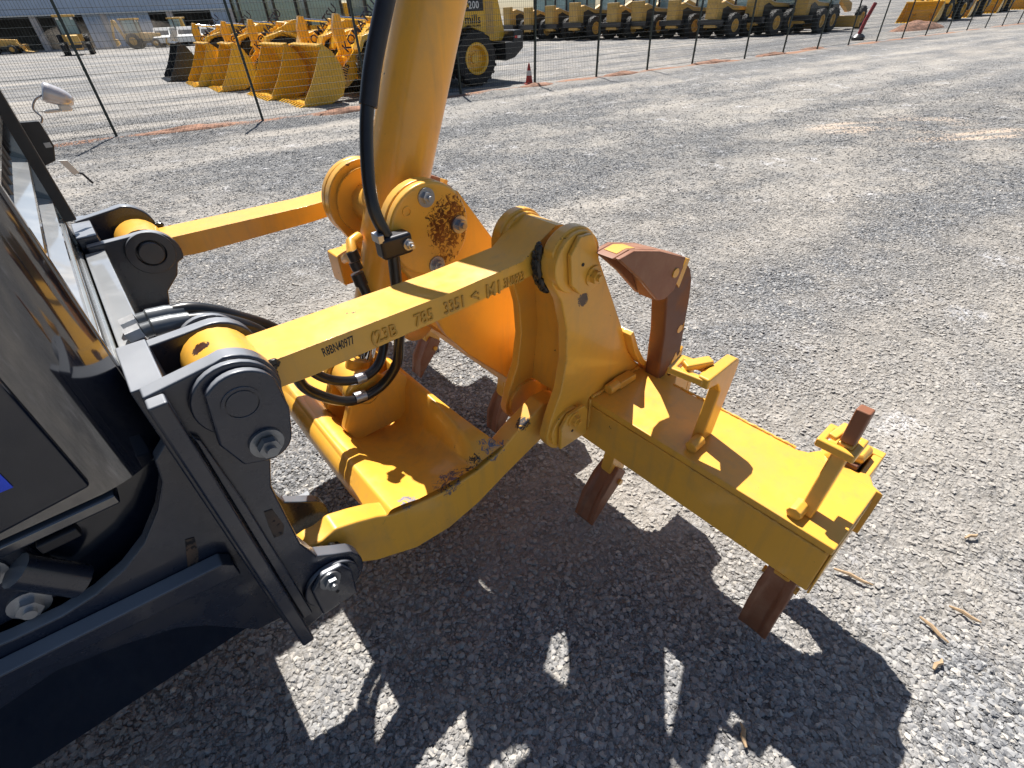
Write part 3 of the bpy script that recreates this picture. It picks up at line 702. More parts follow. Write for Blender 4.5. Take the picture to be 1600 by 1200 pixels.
# rear sockets (ears)
for v in (1.04, .53, 0., -.53, -1.04):
    e = B_()
    prof = [(-.017, v - .085), (.03, v - .052), (.12, v - .052), (.12, v + .052), (.03, v + .052), (-.017, v + .085)]
    e.prism([(-.0175, v - .095), (-.004, v - .070), (.02, v - .056), (.03, v - .0341), (.0142, v - .0341), (.0142, v + .0341), (.03, v + .0341), (.02, v + .056), (-.004, v + .070), (-.0175, v + .095)], .70, .842, axis=2); e.box(.0185, .10, v + .034, v + .054, .70, .8425); e.box(.0185, .10, v - .054, v - .034, .70, .8425); e.box(.10, .124, v - .054, v + .054, .70, .8425)
    e.build('shank_socket', Yl, G_RIP, .003)
B_().tube([(.02, 1.005, .835), (.02, 1.02, .86), (.035, 1.06, .862), (.075, 1.06, .86), (.085, 1.055, .83)], .013, 10).build('socket_pin', Yl, G_RIP)

# side plates of the ripper (two clevis pairs) and the closing webs
plate = arc(RU[0], RU[1], .074, 150, 30, 10) + [(-.246, 1.263), (-.18, 1.135), (-.115, 1.006), (-.085, .935), (-.05, .885), (-.012, .847), (-.2355, .847), (-.2375, .72)] + arc(RL[0], RL[1], .072, -40, -180, 12) + \
    [(-.385, .855), (-.352, .93), (-.336, 1.02), (-.340, 1.11), (-.360, 1.19), (-.388, 1.24)]
for s in (-1, 1):
    for v0, v1 in ((.450, .480), (.285, .312)):
        p = B_().prism(plate, s * v0, s * v1).build('side_plate', Yl, G_RIP, .004)
        B_().cyl((RU[0], s * (v0 - .006), RU[1]), (RU[0], s * (v1 + .012), RU[1]), .068).build('pin_boss', Yl, p, .003)
        B_().cyl((RL[0], s * (v0 - .004), RL[1]), (RL[0], s * (v1 + .010), RL[1]), .062).build('pin_boss', Yl, p, .003)
    B_().prism([(-.300, .86), (-.285, .86), (-.262, 1.02), (-.275, 1.2), (-.290, 1.2), (-.278, 1.02)], s * .3125, s * .4495).build('clevis_web', Yl, G_RIP)
    # gusset flange curving from the plate to the beam
    B_().prism([(-.118, 1.008), (-.085, .935), (-.05, .885), (-.005, .846), (.016, .846), (-.035, .893), (-.070, .945), (-.105, 1.016)], s * .452, s * .505).build('gusset', Yl, G_RIP, .003)
    for c_, kr, bolt in ((RU, .052, (-.290, 1.238)), (RL, .046, (-.326, .838))):
        kp = B_()
        if c_ is RU: prof = [(-.355, 1.235), (-.362, 1.305), (-.335, 1.338), (-.300, 1.335), (-.280, 1.30), (-.258, 1.215), (-.300, 1.200), (-.33, 1.207)]
        else: prof = [(-.372, .755), (-.372, .83), (-.345, .862), (-.285, .862), (-.270, .84), (-.270, .752)]
        k = kp.prism(prof, s * .493, s * .505).build('keeper_plate', Yl, G_RIP, .003)
        B_().hexbolt((bolt[0], s * .505, bolt[1]), (0, s, 0), .015).build('bolt', Yl, k)
        B_().cyl((c_[0], s * .505, c_[1]), (c_[0], s * .5065, c_[1]), .004, 10).build('pin_dimple', M['ink'], k)

# upper links
for s in (-1, 1):
    m = B_()
    a, bq = (.318, .425); lo, hi = 1.236, 1.282
    body = [(-.972, 1.288), (-.940, hi + .004), (-.60, hi), (-.42, hi + .006), (-.375, hi + .035), (-.325, 1.340)] + arc(RU[0], RU[1], .064, 90, -120, 12) + \
           [(-.40, lo + .012), (-.60, lo), (-.90, lo - .004), (-.952, 1.236)] + arc(-1.002, 1.267, .054, -60, -335, 18)
    m.prism(body, s * a, s * bq); lk = m.build('upper_link', Yl, G_RIP, .006)
    if s > 0:
        for tx, sz, uu, ww, sq in (('(23B', .034, -.783, 1.243, .82), ('785', .036, -.694, 1.243, .80), ('3351', .036, -.628, 1.243, .72), ('<:', .034, -.563, 1.245, .8), ('M1', .042, -.525, 1.240, .8), ('3N0923', .030, -.478, 1.246, .58)):
            B_().text(tx, sz, (uu, .4255, ww), (1, 0, 0), (0, 0, 1), .0024, squeeze=sq).build('embossed_number', M['letteryellow'], lk)
        B_().text('R8BN40977', .023, (-.868, .4252, 1.258), (1, 0, .03), (-.05, 0, 1), .0004, squeeze=.50).build('marker_writing', M['ink'], lk)
    # black grease squeezed out at the pins
    g = B_()
    for k in range(30):
        an = rad(-70 + 75 * random.random()); rr = .062 + random.uniform(-.006, .006)
        g.sphere((FU[0] + rr * math.cos(an), s * (.430 + random.uniform(0, .015)), FU[1] + rr * math.sin(an)), random.uniform(.003, .007), 4, (1.6, .8, 1.1))
    for k in range(0):
        an = rad(62 + 45 * random.random())
        g.sphere((FU[0] + .0585 * math.cos(an), s * (.430 + random.uniform(0, .018)), FU[1] + .0600 * math.sin(an)), random.uniform(.0015, .0035), 4, (2.6, 1.2, .7))
    for k in range(90):
        an = rad(150 + 85 * random.random())
        g.sphere((RU[0] + .072 * math.cos(an), s * (.432 + random.uniform(0, .014)), RU[1] + .078 * math.sin(an)), random.uniform(.003, .0085), 4, (1.2, 1., 1.7))
    g.build('pin_grease', M['grease'], lk)

# lower link: two bowed arms joined by a dished web with the rod lugs in its middle
m = B_(); bm_ = bmesh.new()
arm = [(-.955, .865), (-.91, .848), (-.868, .828), (-.835, .806), (-.80, .795), (-.70, .772), (-.60, .770), (-.52, .786), (-.47, .815), (-.43, .832), (-.36, .862)] + arc(RL[0], RL[1], .058, 100, -100, 12) + \
      [(-.40, .725), (-.50, .690), (-.60, .650), (-.70, .630), (-.80, .640), (-.90, .690), (-.955, .735)] + arc(FL[0], FL[1], .060, -70, -290, 12)
for s in (-1, 1): m.prism(arm, s * .372, s * .425)
# web as a lofted sheet: section (u,w) along v
def section(v):
    a = abs(v) / .424
    kf = a ** 1.7; k = a ** 3.6
    top = .79 * (1) + .0 * k
    up = [(-.862 - .02 * k, .775), (-.835, .803 + .02 * k), (-.80, .790 + .025 * kf), (-.765, .750 + .052 * kf), (-.70, .720 + .073 * kf), (-.64, .722 + .068 * kf), (-.605, .765 + .024 * kf), (-.588, .845 - .055 * k), (-.574, .872 - .076 * k), (-.556 + .05 * k, .862 - .056 * k)]
    dn = [(-.545 + .05 * k, .70), (-.60, .672), (-.70, .668), (-.80, .69), (-.85, .725)]
    return up + dn
nv = 33; V_ = [-.4235 + .847 * i / (nv - 1) for i in range(nv)]
vs = []; fs = []; ns = len(section(0))
for v in V_:
    for (u, w) in section(v): vs.append((u, v, w))
for i in range(nv - 1):
    for j in range(ns): a_, b2 = i * ns + j, i * ns + (j + 1) % ns; fs.append((a_, b2, b2 + ns, a_ + ns))
m.add(vs, fs)
ll = m.build('lower_link', M['linkyellow'], G_RIP, .006, smooth=50)
roll = B_(); roll.tube([(-.822, v, .752) for v in np.linspace(-.40, .40, 11)], [.030, .042] + [.048] * 7 + [.042, .030], 20).build('front_roll', M['linkyellow'], ll)
for s in (-1, 1):
    lug = arc(-.700, .885, .062, 200, 20, 14) + [(-.60, .915), (-.572, .872), (-.575, .74), (-.77, .74), (-.79, .80)]
    lu = B_().prism(lug, s * .048, s * .078).build('rod_lug', M['linkyellow'], ll, .008, 3)
    B_().ring((-.700, s * .079, .885), (0, 1, 0), .0375, .0345, .004).build('pin_end', M['linkyellow'], lu)
    g = B_()
    for k in range(22):
        an = rad(360 * random.random()); g.sphere((FL[0] + .05 * math.cos(an), s * (.430 + random.uniform(0, .01)), FL[1] + .055 * math.sin(an)), random.uniform(.004, .009), 4)
    g.build('pin_grease', M['grease'], ll)

# centre yoke: side plates with hub discs and bolts
T = (-.490, 1.312)
yoke = arc(T[0], T[1], .106, 200, 40, 16) + [(-.388, 1.372), (-.262, 1.185), (-.157, 1.023), (-.075, .87), (-.0755, .8475), (-.2365, .8475), (-.2375, .742), (-.262, .746), (-.30, .79), (-.41, .915), (-.475, 1.01), (-.548, 1.20)]
for s in (-1, 1):
    yp = B_().prism(yoke, s * .132, s * .160).build('yoke_plate', Yl, G_RIP, .004)
    hub = B_(); hub.cyl((T[0], s * .1605, T[1]), (T[0], s * .186, T[1]), .105, 44)
    hp = hub.build('hub_disc', Yl, yp, .007, 3)
    for i, (du, dw) in enumerate(((-.003, .074), (.077, -.006), (.0, -.084), (-.078, .008))):
        if s > 0 and i == 3:
            B_().ring((T[0] - .055, s * .187, T[1] + .055), (0, 1, 0), .011, .008, .003, 16).build('plug', Yl, hp); continue
        B_().hexbolt((T[0] + du, s * .186, T[1] + dw), (0, s, 0), .0135).build('bolt', M['zinc'], hp)
    B_().ring((T[0], s * .126, T[1]), (0, 1, 0), .088, .05, .012).build('bearing_ring', Yl, yp)
B_().prism([(-.245, .848), (-.245, .93), (-.30, .86), (-.30, .80), (-.2375, .76)], -.131, .131).build('yoke_web', Yl, G_RIP, .003)
B_().prism([(-.160, 1.010), (-.080, .862), (-.092, .858), (-.245, 1.140), (-.235, 1.146)], -.1315, .1315).build('yoke_sun_blocker', Yl, G_RIP)  # this and the next two: added sheets blocking sun between the yoke plates
B_().prism([(-.262, .756), (-.402, .915), (-.392, .922), (-.252, .765)], -.1315, .1315).build('yoke_sun_blocker', Yl, G_RIP)
B_().prism([(-.402, .925), (-.392, .922), (-.372, 1.17), (-.384, 1.175)], -.1315, .1315).build('yoke_sun_blocker', Yl, G_RIP)
# cylinder: axis through the trunnion
D = Vector((.412, 0, .911)); T3 = Vector((T[0], 0, T[1]))
B_().tube([T3 + D * .0, T3 + D * .015, T3 + D * 1.25], [.070, .0765, .0765], 48).build('cylinder_barrel', Yl, G_RIP, .003)
gl = B_(); gl.tube([T3 - D * .285, T3 - D * .275, T3 - D * .09, T3 - D * .07, T3 + D * .02], [.046, .052, .056, .066, .066], 40).build('cylinder_gland', Yl, G_RIP)
B_().cyl((T[0], -.125, T[1]), (T[0], .125, T[1]), .05, 32).build('trunnion', Yl, G_RIP)
B_().cyl(tuple(T3 - D * .28), tuple(T3 - D * .44), .027, 28).build('cylinder_rod', M['chrome'], G_RIP)
re_ = B_(); re_.cyl((-.700, -.044, .885), (-.700, .044, .885), .052, 32).cyl((-.700, 0, .885), tuple(Vector((-.700, 0, .885)) + D * .07), .034, 24).build('rod_eye', Yl, G_RIP)
B_().box(-.612, -.535, -.20, -.125, 1.105, 1.19).build('pipe_block', Yl, G_RIP, .005)
B_().tube(spline([(-.60, -.10, 1.19), (-.60, -.06, 1.205), (-.595, .0, 1.19)]), .014, 10).build('oil_pipe', Yl, G_RIP)

# teeth and shanks
def tooth_mb(m, base, fw, dn, v, length=.30, wid=.066, thick=.060):
    """hollow-faced tooth: base point, forward direction in (u,w), down dir"""
    bu, bw = base; f = Vector((fw[0], fw[1])).normalized(); n = Vector((-f.y, f.x))
    if n.dot(Vector(dn)) < 0: n = -n
    P = lambda a, b: (bu + f.x * a + n.x * b, bw + f.y * a + n.y * b)
    sec = [(0, -thick * .5, thick * .5, wid * .5), (length * .25, -thick * .55, thick * .52, wid * .56), (length * .6, -thick * .42, thick * .45, wid * .56), (length, thick * .30, thick * .42, wid * .58)]
    vs = []; fs = []
    for (a, lo, hi, hw) in sec:
        dish = .0 if a == 0 else thick * (.28 if a > length * .3 else .10)
        row = [(P(a, hi), -hw), (P(a, hi), hw), (P(a, lo), hw), (P(a, lo), hw * .62), (P(a, min(hi - .004, lo + dish)), hw * .35), (P(a, min(hi - .004, lo + dish)), -hw * .35), (P(a, lo), -hw * .62), (P(a, lo), -hw)]
        vs += [(p[0], v + y, p[1]) for p, y in row]
    for i in range(len(sec) - 1):
        for j in range(8): a, b = i * 8 + j, i * 8 + (j + 1) % 8; fs.append((a, b, b + 8, a + 8))
    fs += [tuple(range(8))[::-1], tuple(range(24, 32))]
    m.add(vs, fs); return m
def shank_down(v, topw, label=None, tipu=-.225, tipw=.385, bs=(-.142, .545), wd=.030):
    sh = B_().prism([(-.190, min(topw, .84)), (-.130, min(topw, .84)), (-.118, .62), (-.112, bs[1] - .02), (-.165, bs[1] - .05), (-.188, bs[1] + .01), (-.176, .62)], v - .019, v + .019).build('ripper_shank', Yl if topw < .95 else Yl, G_RIP, .004)
    if label: sh['label'] = label
    f = (tipu - bs[0], tipw - bs[1])
    tooth_mb(B_(), bs, f, (1, 0), v, math.hypot(*f)).build('tooth', M['toothrust'], sh, .004)
    B_().cyl((bs[0] - .014, v - .043, bs[1] - .040), (bs[0] - .014, v + .043, bs[1] - .040), .010, 14).build('tooth_pin', Yl, sh)
    return sh
shank_down(1.06, 1.015, 'shank passing up through the beam, its rusty top above a square ring', tipu=-.215, tipw=.375, bs=(-.148, .615))
shank_down(.525, .835, tipu=-.29, tipw=.40)
shank_down(0., .835, tipu=-.25, tipw=.40)
shank_down(-.54, .835, tipu=-.27, tipw=.40)
shank_down(-1.06, 1.0, tipu=-.25, tipw=.40)
# rusty top of the outer shank
sb = B_().prism([(-.200, .846), (-.166, .846), (-.118, 1.02), (-.150, 1.02)], 1.030, 1.058).build('shank_bar', Yl, G_RIP, .004)
B_().prism([(-.149, 1.0205), (-.119, 1.0205), (-.118, 1.098), (-.148, 1.102)], 1.031, 1.057).build('bar_end', M['toothrust'], sb, .004, label='rust brown top end of the bar')
# inverted spare shanks standing in the rear sockets
def shank_up(v):
    sh = B_().prism([(-.012, .72), (.075, .72), (.074, .85), (.066, .98), (.060, 1.08), (.052, 1.13), (.036, 1.165), (.012, 1.188), (-.015, 1.198), (-.050, 1.20), (-.075, 1.16), (-.055, 1.11), (-.035, 1.0), (-.028, .87)], v - .024, v + .024).build('stowed_shank', M['shankrust'], G_RIP, .006, 3)
    sh['label'] = 'rusty shank stowed upside down with its tooth pointing forwards'
    tm = B_(); poly = [(-.285, 1.292), (-.235, 1.296), (-.140, 1.268), (-.023, 1.218), (-.034, 1.175), (-.050, 1.140), (-.085, 1.128), (-.115, 1.135), (-.200, 1.220)]
    for q in (-1, 1): tm.prism(poly, v + q * .024, v + q * .037)
    tm.prism([(-.290, 1.291), (-.238, 1.2965), (-.140, 1.2685), (-.022, 1.2185), (-.030, 1.190), (-.225, 1.262)], v - .0239, v + .0239)
    tm.prism([(-.170, 1.230), (-.040, 1.186), (-.052, 1.138), (-.112, 1.130)], v - .0238, v + .0238)
    th_ = tm.build('tooth', M['toothrust'], sh, .003)
    B_().prism([(-.268, 1.2945), (-.238, 1.2970), (-.205, 1.2882), (-.205, 1.2860), (-.238, 1.2945), (-.268, 1.2925)], v - .018, v + .016).build('paint_spot', Yl, th_)
    B_().cyl((-.060, v - .040, 1.190), (-.060, v + .040, 1.190), .012, 18).build('tooth_pin', Yl, sh)
    B_().cyl((.040, v - .0245, .985), (.040, v + .0250, .985), .012, 18).build('pin_hole_plug', Yl, sh)
    B_().prism([(-.03, 1.15), (.0, 1.205), (.014, 1.20), (-.012, 1.13)], v - .027, v + .027).build('paint_collar', Yl, sh)
    B_().prism([(.0, .835), (.078, .835), (.078, .91), (.055, .885), (.045, .905), (.03, .875)], v - .0252, v + .0252).build('paint_rest', Yl, sh)
shank_up(.53); shank_up(-.53)
# shank bars, rings and wedges above the beam
k = B_().prism([(-.172, .846), (-.118, .846), (-.083, 1.030), (-.084, 1.056), (-.100, 1.066), (-.213, 1.062), (-.215, 1.036), (-.165, 1.026), (-.145, .995)], .755, .783).build('hooked_shank', Yl, G_RIP, .005)
def ringplate(c, ax, lu, lv, t, th, name='retaining_ring'):
    """square ring: centre c, in-plane axes"""
    ax = Vector(ax).normalized(); ay = Vector((-ax.y, ax.x, 0)); c = Vector(c); m = B_()
    P = lambda a, b, z: tuple(c + ax * a + ay * b + Vector((0, 0, z)))
    o_ = [(-lu, -lv), (lu, -lv), (lu, lv), (-lu, lv)]; i_ = [(-lu + t, -lv + t), (lu - t, -lv + t), (lu - t, lv - t), (-lu + t, lv - t)]
    vs = [P(a, b, z) for z in (-th / 2, th / 2) for (a, b) in o_ + i_]; fs = []
    for j in range(4):
        q = (j + 1) % 4
        fs += [(j, q, 4 + q, 4 + j), (8 + j, 12 + j, 12 + q, 8 + q), (j, 8 + j, 8 + q, q), (4 + j, 4 + q, 12 + q, 12 + j)]
    return m.add(vs, fs).build(name, Yl, G_RIP, .004)
ringplate((-.188, .724, 1.048), (1, -.15, 0), .034, .042, .017, .018)
B_().bar((-.15, .748, 1.066), (-.205, .715, 1.062), .026, .016).build('ring_wedge', Yl, G_RIP, .004)
ringplate((-.132, 1.034, 1.005), (1, 0, 0), .034, .036, .014, .020)
B_().bar((-.150, 1.018, 1.020), (-.105, 1.028, 1.030), .018, .012).build('ring_wedge', Yl, G_RIP, .004)
for (u, v, a) in ((-.165, .500, 0), (-.192, .780, 0), (-.205, 1.030, 0)):
    w_ = B_().tube([(u - .020, v - .0, .858), (u + .020, v, .860)], .0165, 8); w_.build('wedge_pin', Yl, G_RIP, .003)
B_().prism([(-.150, .846), (-.075, .846), (-.078, .868), (-.145, .872)], .485, .515).build('wedge_bar', Yl, G_RIP, .004)

B_().prism([(.012, .855), (.098, .855), (.100, .62), (.070, .50), (.0, .43), (-.03, .44), (.012, .56)], 1.012, 1.068).build('rear_shank', M['shankrust'], G_RIP, .004)
# weld beads
def weld(pts, r=.0045, step=.007):
    P = [Vector(p) for p in pts]; out = []; rs = []
    for a, b in zip(P, P[1:]):
        n = max(2, int((b - a).length / step))
        for k in range(n): out.append(a.lerp(b, k / n) + Vector([random.uniform(-.0008, .0008) for _ in range(3)])); rs.append(r * random.uniform(.75, 1.25))
    B_().tube(out, rs, 7).build('weld_bead', Yl, G_RIP, smooth=80)
for s_ in (1, -1):
    weld([(-.232, s_ * .4835, .849), (-.02, s_ * .4835, .849)]); weld([(-.2385, s_ * .4835, .845), (-.2385, s_ * .4835, .735)])
    weld([(-.232, s_ * .1635, .849), (-.08, s_ * .1635, .849)]); weld([(-.232, s_ * .2815, .849), (-.05, s_ * .2815, .849)])
weld([(-.2375, .49, .8225), (-.2375, 1.115, .8225)], .003); weld([(-.2375, -.1, .8225), (-.2375, .27, .8225)], .003)
weld([(-.0165, .6, .846), (-.0165, .95, .846)], .0035)
# hoses
def hose(pts, r, name='hydraulic_hose'): return B_().tube(spline(pts, 10), r, 14).build(name, M['rubber'], G_RIP)
h1 = hose([(-1.055, .238, 1.314), (-1.01, .238, 1.306), (-.966, .236, 1.288), (-.91, .225, 1.225), (-.87, .13, 1.075), (-.845, .10, .985), (-.765, .10, .905), (-.675, .10, .90), (-.620, .125, .965), (-.612, .160, 1.06), (-.606, .182, 1.14),
           (-.606, .195, 1.22), (-.606, .205, 1.31), (-.622, .196, 1.385), (-.612, .178, 1.455), (-.580, .155, 1.55), (-.540, .148, 1.64), (-.482, .145, 1.75), (-.36, .13, 1.97)], .0135)
h2 = hose([(-1.055, .205, 1.318), (-1.00, .205, 1.312), (-.94, .203, 1.272), (-.87, .17, 1.19), (-.835, .11, 1.06), (-.79, .10, .99), (-.72, .10, .955), (-.655, .09, .965), (-.615, .075, 1.03), (-.622, .06, 1.12), (-.628, .045, 1.175)], .0125)
for a, q in ((.238, 1.315), (.205, 1.319)):
    f = B_().tube([(-1.100, a, q - .003), (-1.078, a, q)], .0145, 6).build('hose_nut', M['zinc'], h1)
    B_().tube([(-1.0775, a, q), (-1.065, a, q), (-1.063, a, q), (-1.035, a, q - .003), (-1.033, a, q - .003), (-1.012, a, q - .007)], [.0125, .0125, .0155, .0155, .0145, .0145], 16).build('hose_sleeve', M['hosegrey'], h1)
for z0, z1 in ((1.175, 1.205), (1.215, 1.235), (1.24, 1.262)): B_().tube([(-.629, .045, z0), (-.632, .04, z1)], .0165 if z0 < 1.2 else .014, 12).build('hose_fitting', M['darksteel'], h2)
B_().tube([(-.632, .04, 1.255), (-.62, .02, 1.275), (-.59, .0, 1.275)], .013, 12).build('pipe_elbow', Yl, G_RIP)
cl = B_().box(-.636, -.562, .188, .226, 1.292, 1.338).build('hose_clamp', M['darksteel'], G_RIP, .008, 3)
B_().hexbolt((-.576, .226, 1.314), (0, 1, 0), .008).build('clamp_screw', M['zinc'], cl)
B_().box(-.640, -.626, .192, .224, 1.330, 1.348).build('clamp_tab', M['zinc'], cl, .002)
for z in (.245, .33): pass
hs = B_().tube(spline([(-.572, .1535, 1.568), (-.540, .148, 1.64), (-.482, .145, 1.75), (-.36, .13, 1.97)], 6), .0175, 14).build('hose_sleeve', M['darksteel'], h1)
B_().ring((-.730, .10, .9015), (1, 0, -.15), .0150, .0130, .030, 18).build('hose_band', M['zinc'], h1); B_().ring((-.715, .0995, .955), (1, 0, -.1), .0140, .012, .026, 18).build('hose_band', M['zinc'], h2)

# ------------------------------------------------------------------ rear end of the grader
BK, BL = M['bracket'], M['black']
tow = [(-1.108, 1.336), (-1.02, 1.347)] + arc(FU[0], FU[1], .062, 85, -20, 10) + [(-.955, 1.235), (-.968, 1.205), (-1.003, 1.173), (-1.025, 1.103), (-1.026, .945), (-1.012, .89), (-.985, .868)] + arc(FL[0], FL[1], .070, 40, -40, 8) + \
      [(-.985, .735), (-1.086, .706), (-1.108, .72)]
tow_in = [(-1.108, 1.318), (-1.03, 1.320)] + arc(-.995, 1.262, .060, 95, -20, 10) + tow[tow.index((-.955, 1.235)):]
near_t = {}
for s in (-1, 1):
    for v0, v1 in ((.450, .480), (.280, .306)):
        tpz = K_().prism(tow if v0 > .4 else tow_in, s * v0, s * v1).build('tower_plate', BK, G_MG, .004)
        near_t[(s, v0)] = tpz
    K_().box(-1.1180, -1.078, s * .3065, s * .4495, .72, 1.333).build('tower_back', BK, G_MG, .003)
    K_().box(-1.1075, -1.084, s * .4805, s * .508, .70, 1.3345).build('tower_flange', BK, G_MG, .004)
    K_().prism([(-1.083, 1.26), (-1.076, 1.25), (-1.068, 1.10), (-1.064, .76), (-1.083, .76)], s * .4805, s * .492).build('weld_strip', BK, G_MG, .003)
    # bosses, keeper plates
    n_ = near_t[(s, .45)]
    K_().cyl((FU[0], s * .4805, FU[1]), (FU[0], s * .493, FU[1]), .058).build('pin_boss', BK, n_, .003)
    kp = K_().prism([(-1.060, 1.240), (-1.050, 1.300)] + arc(-1.008, 1.288, .050, 140, 20, 12) + [(-.958, 1.250), (-.966, 1.215)] + arc(-1.004, 1.212, .036, -10, -110, 6) + [(-1.045, 1.190)], s * .4935, s * .508).build('keeper_plate', BK, n_, .004)
    K_().ring((FU[0], s * .5085, FU[1] + .002), (0, 1, 0), .026, .022, .003).cyl((FU[0], s * .508, FU[1] + .002), (FU[0], s * .510, FU[1] + .002), .020).build('pin_end', BK, kp)
    K_().cyl((-1.006, s * .508, 1.212), (-1.006, s * .513, 1.212), .024, 28).hexbolt((-1.006, s * .513, 1.212), (0, s, 0), .0155, False).build('bolt', M['boltsteel'], kp)
    K_().cyl((FL[0], s * .4805, FL[1]), (FL[0], s * .491, FL[1]), .056).build('pin_boss', BK, n_, .003)
    kp = K_().prism([(-1.05, .748), (-1.048, .83), (-1.02, .862), (-.982, .855), (-.968, .82), (-.975, .745)], s * .4915, s * .504).build('keeper_plate', BK, n_, .004)
    K_().hexbolt((-1.011, s * .504, .838), (0, s, 0), .0135).build('bolt', M['boltsteel'], kp)
    K_().cyl((-1.008, s * .504, .79), (-1.008, s * .5055, .79), .003, 8).build('pin_dimple', M['ink'], kp)
    # inner faces: pin collar seen on the far tower
    i_ = near_t[(s, .280)]
    K_().ring((FU[0] + .014, s * .2735, FU[1] - .012), (0, 1, 0), .050, .030, .012).cyl((FU[0] + .014, s * .280, FU[1] - .012), (FU[0] + .014, s * .262, FU[1] - .012), .026).build('pin_collar', BK, i_, .002)
    K_().prism([(-1.052, 1.062), (-1.040, 1.058), (-1.036, 1.010), (-1.044, .992), (-1.058, .996), (-1.056, 1.03)], s * .4801, s * .4815).build('cast_mark', M['castrust'], n_)
    K_().box(-.985, -.955, s * .255, s * .279, .76, .84).build('lug_step', BK, i_, .003)
K_().box(-1.0778, -.985, -.2795, .2795, 1.02, 1.10).build('cross_member', M['hoodback'], G_MG, .006)
K_().box(-1.1178, -1.078, -.2795, .2795, .72, 1.305).build('cross_wall', M['hoodback'], G_MG, .003)
bo_ = K_(); bo_.hexbolt((-1.02, -.20, 1.10), (0, 0, 1), .020); bo_.build('bolt', M['zinc'], G_MG)

# hood: rear face at u = -1.12, sides at v = +-.37
rf = K_(); rf.box(-1.165, -1.126, -.351, .351, 1.19, 1.392)
hood = rf.build('hood_rear_panel', M['hoodback'], G_MG, .004)
for w in (1.30, 1.365):
    K_().prism([(-1.1262, w - .008), (-1.1205, w - .003), (-1.1205, w + .003), (-1.1262, w + .008)], -.350, .350).build('panel_rib', M['hoodback'], hood, .002)
for w in np.arange(1.405, 2.3, .083):
    K_().prism([(-1.124, w - .006), (-1.1195, w - .001), (-1.1195, w + .006), (-1.172, w + .030), (-1.176, w + .025)], -.351, .351).build('louvre', M['hoodback'], hood)
for v in np.arange(-.30, .31, .085): K_().tube([(-1.150, v, 1.395), (-1.150, v, 2.3)], .010, 10).build('grille_bar', M['farblack'], hood)
K_().box(-1.132, -1.098, -.372, -.3525, 1.36, 2.40).build('frame_rail', M['farblack'], hood, .003)
K_().box(-1.26, -1.25, -.35, .35, 1.20, 2.38).build('radiator_core', M['inside'], G_MG)
for s in (-1, 1):
    P0, P1, P2 = (-1.212, .427), (-1.150, .420), (-1.1205, .366)
    cur = [tuple((1 - k) ** 2 * a + 2 * k * (1 - k) * b + k * k * c_ for a, b, c_ in zip(P0, P1, P2)) for k in np.linspace(0, 1, 11)]
    out_ = [(-1.900, .427)] + cur + [(-1.1205, .352), (-1.900, .352)]
    sd = K_().prism([(x, s * y) for x, y in out_], 1.190, 2.40, axis=2).build('hood_side', BL, G_MG, smooth=30)
    K_().prism([(-1.214, 1.215), (-1.214, 2.34), (-1.88, 2.34), (-1.88, 1.198), (-1.36, 1.198)], s * .4255, s * .436).build('hood_door', M['doorblack'], sd, .006, 3)
    K_().box(-1.90, -1.20, s * .40, s * .435, 1.168, 1.186).build('hood_sill', BL, sd, .004)
    K_().box(-1.30, -1.255, s * .425, s * .442, 1.15, 1.167).build('latch', M['darksteel'], sd, .003)
    K_().box(-1.128, -1.1185, s * .3525, s * .3685, 1.188, 2.40).build('corner_trim', BL, sd, .003)
K_().box(-1.30, -1.272, .4365, .438, 1.262, 1.292).build('sticker', M['blue'], G_MG)
# recessed side wall, frame plate with round cut-out, ledge, lower belly plate
for s in (-1, 1):
    K_().box(-2.2, -1.1185, s * .345, s * .36, .66, 1.165).build('inner_side_wall', M['doorblack'], G_MG, .003)
    cut = [(-1.1085, 1.19), (-1.112, 1.228), (-1.142, 1.20), (-1.150, 1.16), (-1.175, 1.115), (-1.215, 1.067), (-1.255, 1.038), (-1.301, 1.020), (-1.345, 1.014), (-1.40, 1.019), (-1.5, 1.04), (-2.2, 1.10), (-2.2, .90), (-1.475, .905), (-1.40, .915), (-1.32, .885), (-1.258, .852), (-1.222, .812), (-1.165, .715), (-1.1085, .70)]
    fp = K_().prism(cut, s * .395, s * .42).build('frame_plate', BK, G_MG, .003)
    K_().prism([(-1.130, .955), (-1.145, .972), (-1.43, 1.0), (-2.2, 1.06), (-2.2, 1.035), (-1.43, .975), (-1.13, .925)], s * .4205, s * .452).build('frame_ledge', BK, fp, .003)
    K_().prism([(-1.170, 1.034), (-1.158, 1.030), (-1.166, .995), (-1.178, .966), (-1.192, .970), (-1.182, 1.0)], s * .4201, s * .4215).build('cast_mark', M['castrust'], fp)
    K_().prism([(-1.19, .80), (-1.24, .672), (-1.30, .655), (-2.2, .655), (-2.2, 1.0), (-1.19, 1.0)], s * .300, s * .330).build('belly_plate', BK, G_MG, .004)
    K_().prism([(-1.30, .655), (-2.2, .655), (-2.2, .64), (-1.31, .64)], s * .12, s * .335).build('belly_flange', M['toothrust'], G_MG)
    kb = K_().tube([(-1.345, s * .405, 1.118), (-1.305, s * .405, 1.045)], .024, 14).build('pivot_bracket', BK, G_MG)
    K_().box(-1.44, -1.33, s * .361, s * .385, 1.02, 1.14).build('bolt_plate', BK, G_MG, .006)
    bb = K_(); bb.hexbolt((-1.372, s * .385, 1.035), (0, s, 0), .016).hexbolt((-1.378, s * .385, 1.12), (0, s, 0), .016); bb.build('bolt', M['zinc'], G_MG)
# engine hood top and body so the far side closes
K_().box(-1.90, -1.166, -.3515, .3515, 2.36, 2.399).build('hood_top', BL, G_MG, .003)
K_().box(-2.2, -1.19, -.299, .299, .665, 1.15).build('rear_frame_core', BL, G_MG)
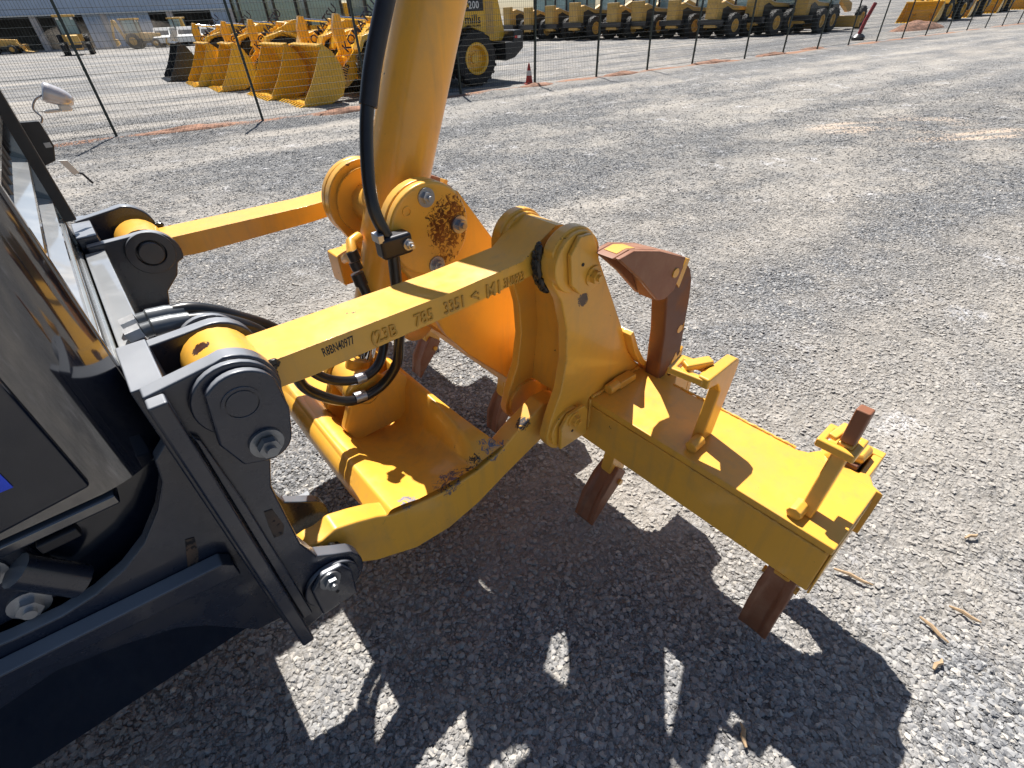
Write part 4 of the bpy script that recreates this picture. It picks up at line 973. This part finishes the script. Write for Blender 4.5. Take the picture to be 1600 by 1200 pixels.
# tail lamp on its wire bracket and the plate behind the far edge
lm = K_().tube(spline([(-1.036, -.45, 1.603), (-1.034, -.45, 1.602), (-1.027, -.45, 1.598), (-1.012, -.45, 1.590), (-1.000, -.45, 1.580), (-.994, -.45, 1.572)], 4), list(np.interp(np.arange(21), [0, 1, 4, 8, 14, 17, 20], [.003, .015, .0195, .020, .017, .013, .002])), 24).build('tail_lamp', M['lampgrey'], G_MG)
K_().box(-1.022, -1.000, -.462, -.438, 1.562, 1.576).build('lamp_lens', M['white'], lm, .003)
K_().tube(spline([(-1.036, -.45, 1.597), (-1.055, -.45, 1.588), (-1.066, -.45, 1.572), (-1.060, -.45, 1.556), (-1.066, -.45, 1.545)]), .002, 8).build('lamp_wire', M['zinc'], lm)
K_().box(-1.052, -1.022, -.456, -.444, 1.562, 1.568).build('lamp_bracket', M['white'], lm, .002)
K_().prism([(-1.116, 1.552), (-1.068, 1.550), (-1.066, 1.500), (-1.078, 1.470), (-1.104, 1.462), (-1.116, 1.50)], -.456, -.444).build('number_plate_holder', M['farblack'], G_MG, .002)
K_().box(-1.082, -1.070, -.4435, -.442, 1.498, 1.508).build('holder_clip', M['zinc'], G_MG)
K_().prism([(-1.073, 1.470), (-1.058, 1.468), (-1.048, 1.440), (-1.060, 1.436)], -.448, -.440).build('white_tab', M['white'], G_MG)
K_().tube([(-1.052, -.444, 1.440), (-1.044, -.444, 1.436), (-1.034, -.444, 1.412)], .0025, 6).build('hanging_wire', M['darksteel'], G_MG)

# ------------------------------------------------------------------ dry sticks and wood chips on the gravel
wd = [((.98, .745), .10, -.6, 'longest dry stick lying on the gravel right of the beam end'), ((1.10, .585), .075, -1.2, 'pale thin splinter below the longest stick on the gravel'), ((1.21, .62), .07, -.75, 'grey brown splinter in the middle right gravel'),
      ((1.31, .45), .06, -.9, 'bright wood chip near the right edge of the gravel'), ((1.05, .50), .045, .5, 'short chip of wood beside the shadow on the gravel'), ((1.42, .86), .05, .2, 'small tan chip high on the right gravel'), ((.50, .37), .05, 1.4, 'little twig in the shaded gravel at the bottom')]
for (x, y), ln, a, lb in wd:
    z = float(hgt(np.array([x]), np.array([y]))[0]) + .014
    o = MB().tube([(-ln / 2, 0, 0), (-ln * .1, .003, .002), (ln * .2, -.002, .003), (ln / 2, .002, 0)], [.003, .0055, .005, .002], 6).build('wood_splinter', M['wood'])
    o.location = (x, y, z); o.rotation_euler = (.1, .03, a); tag(o, lb, 'wood splinter', 'dry splinters on the gravel')
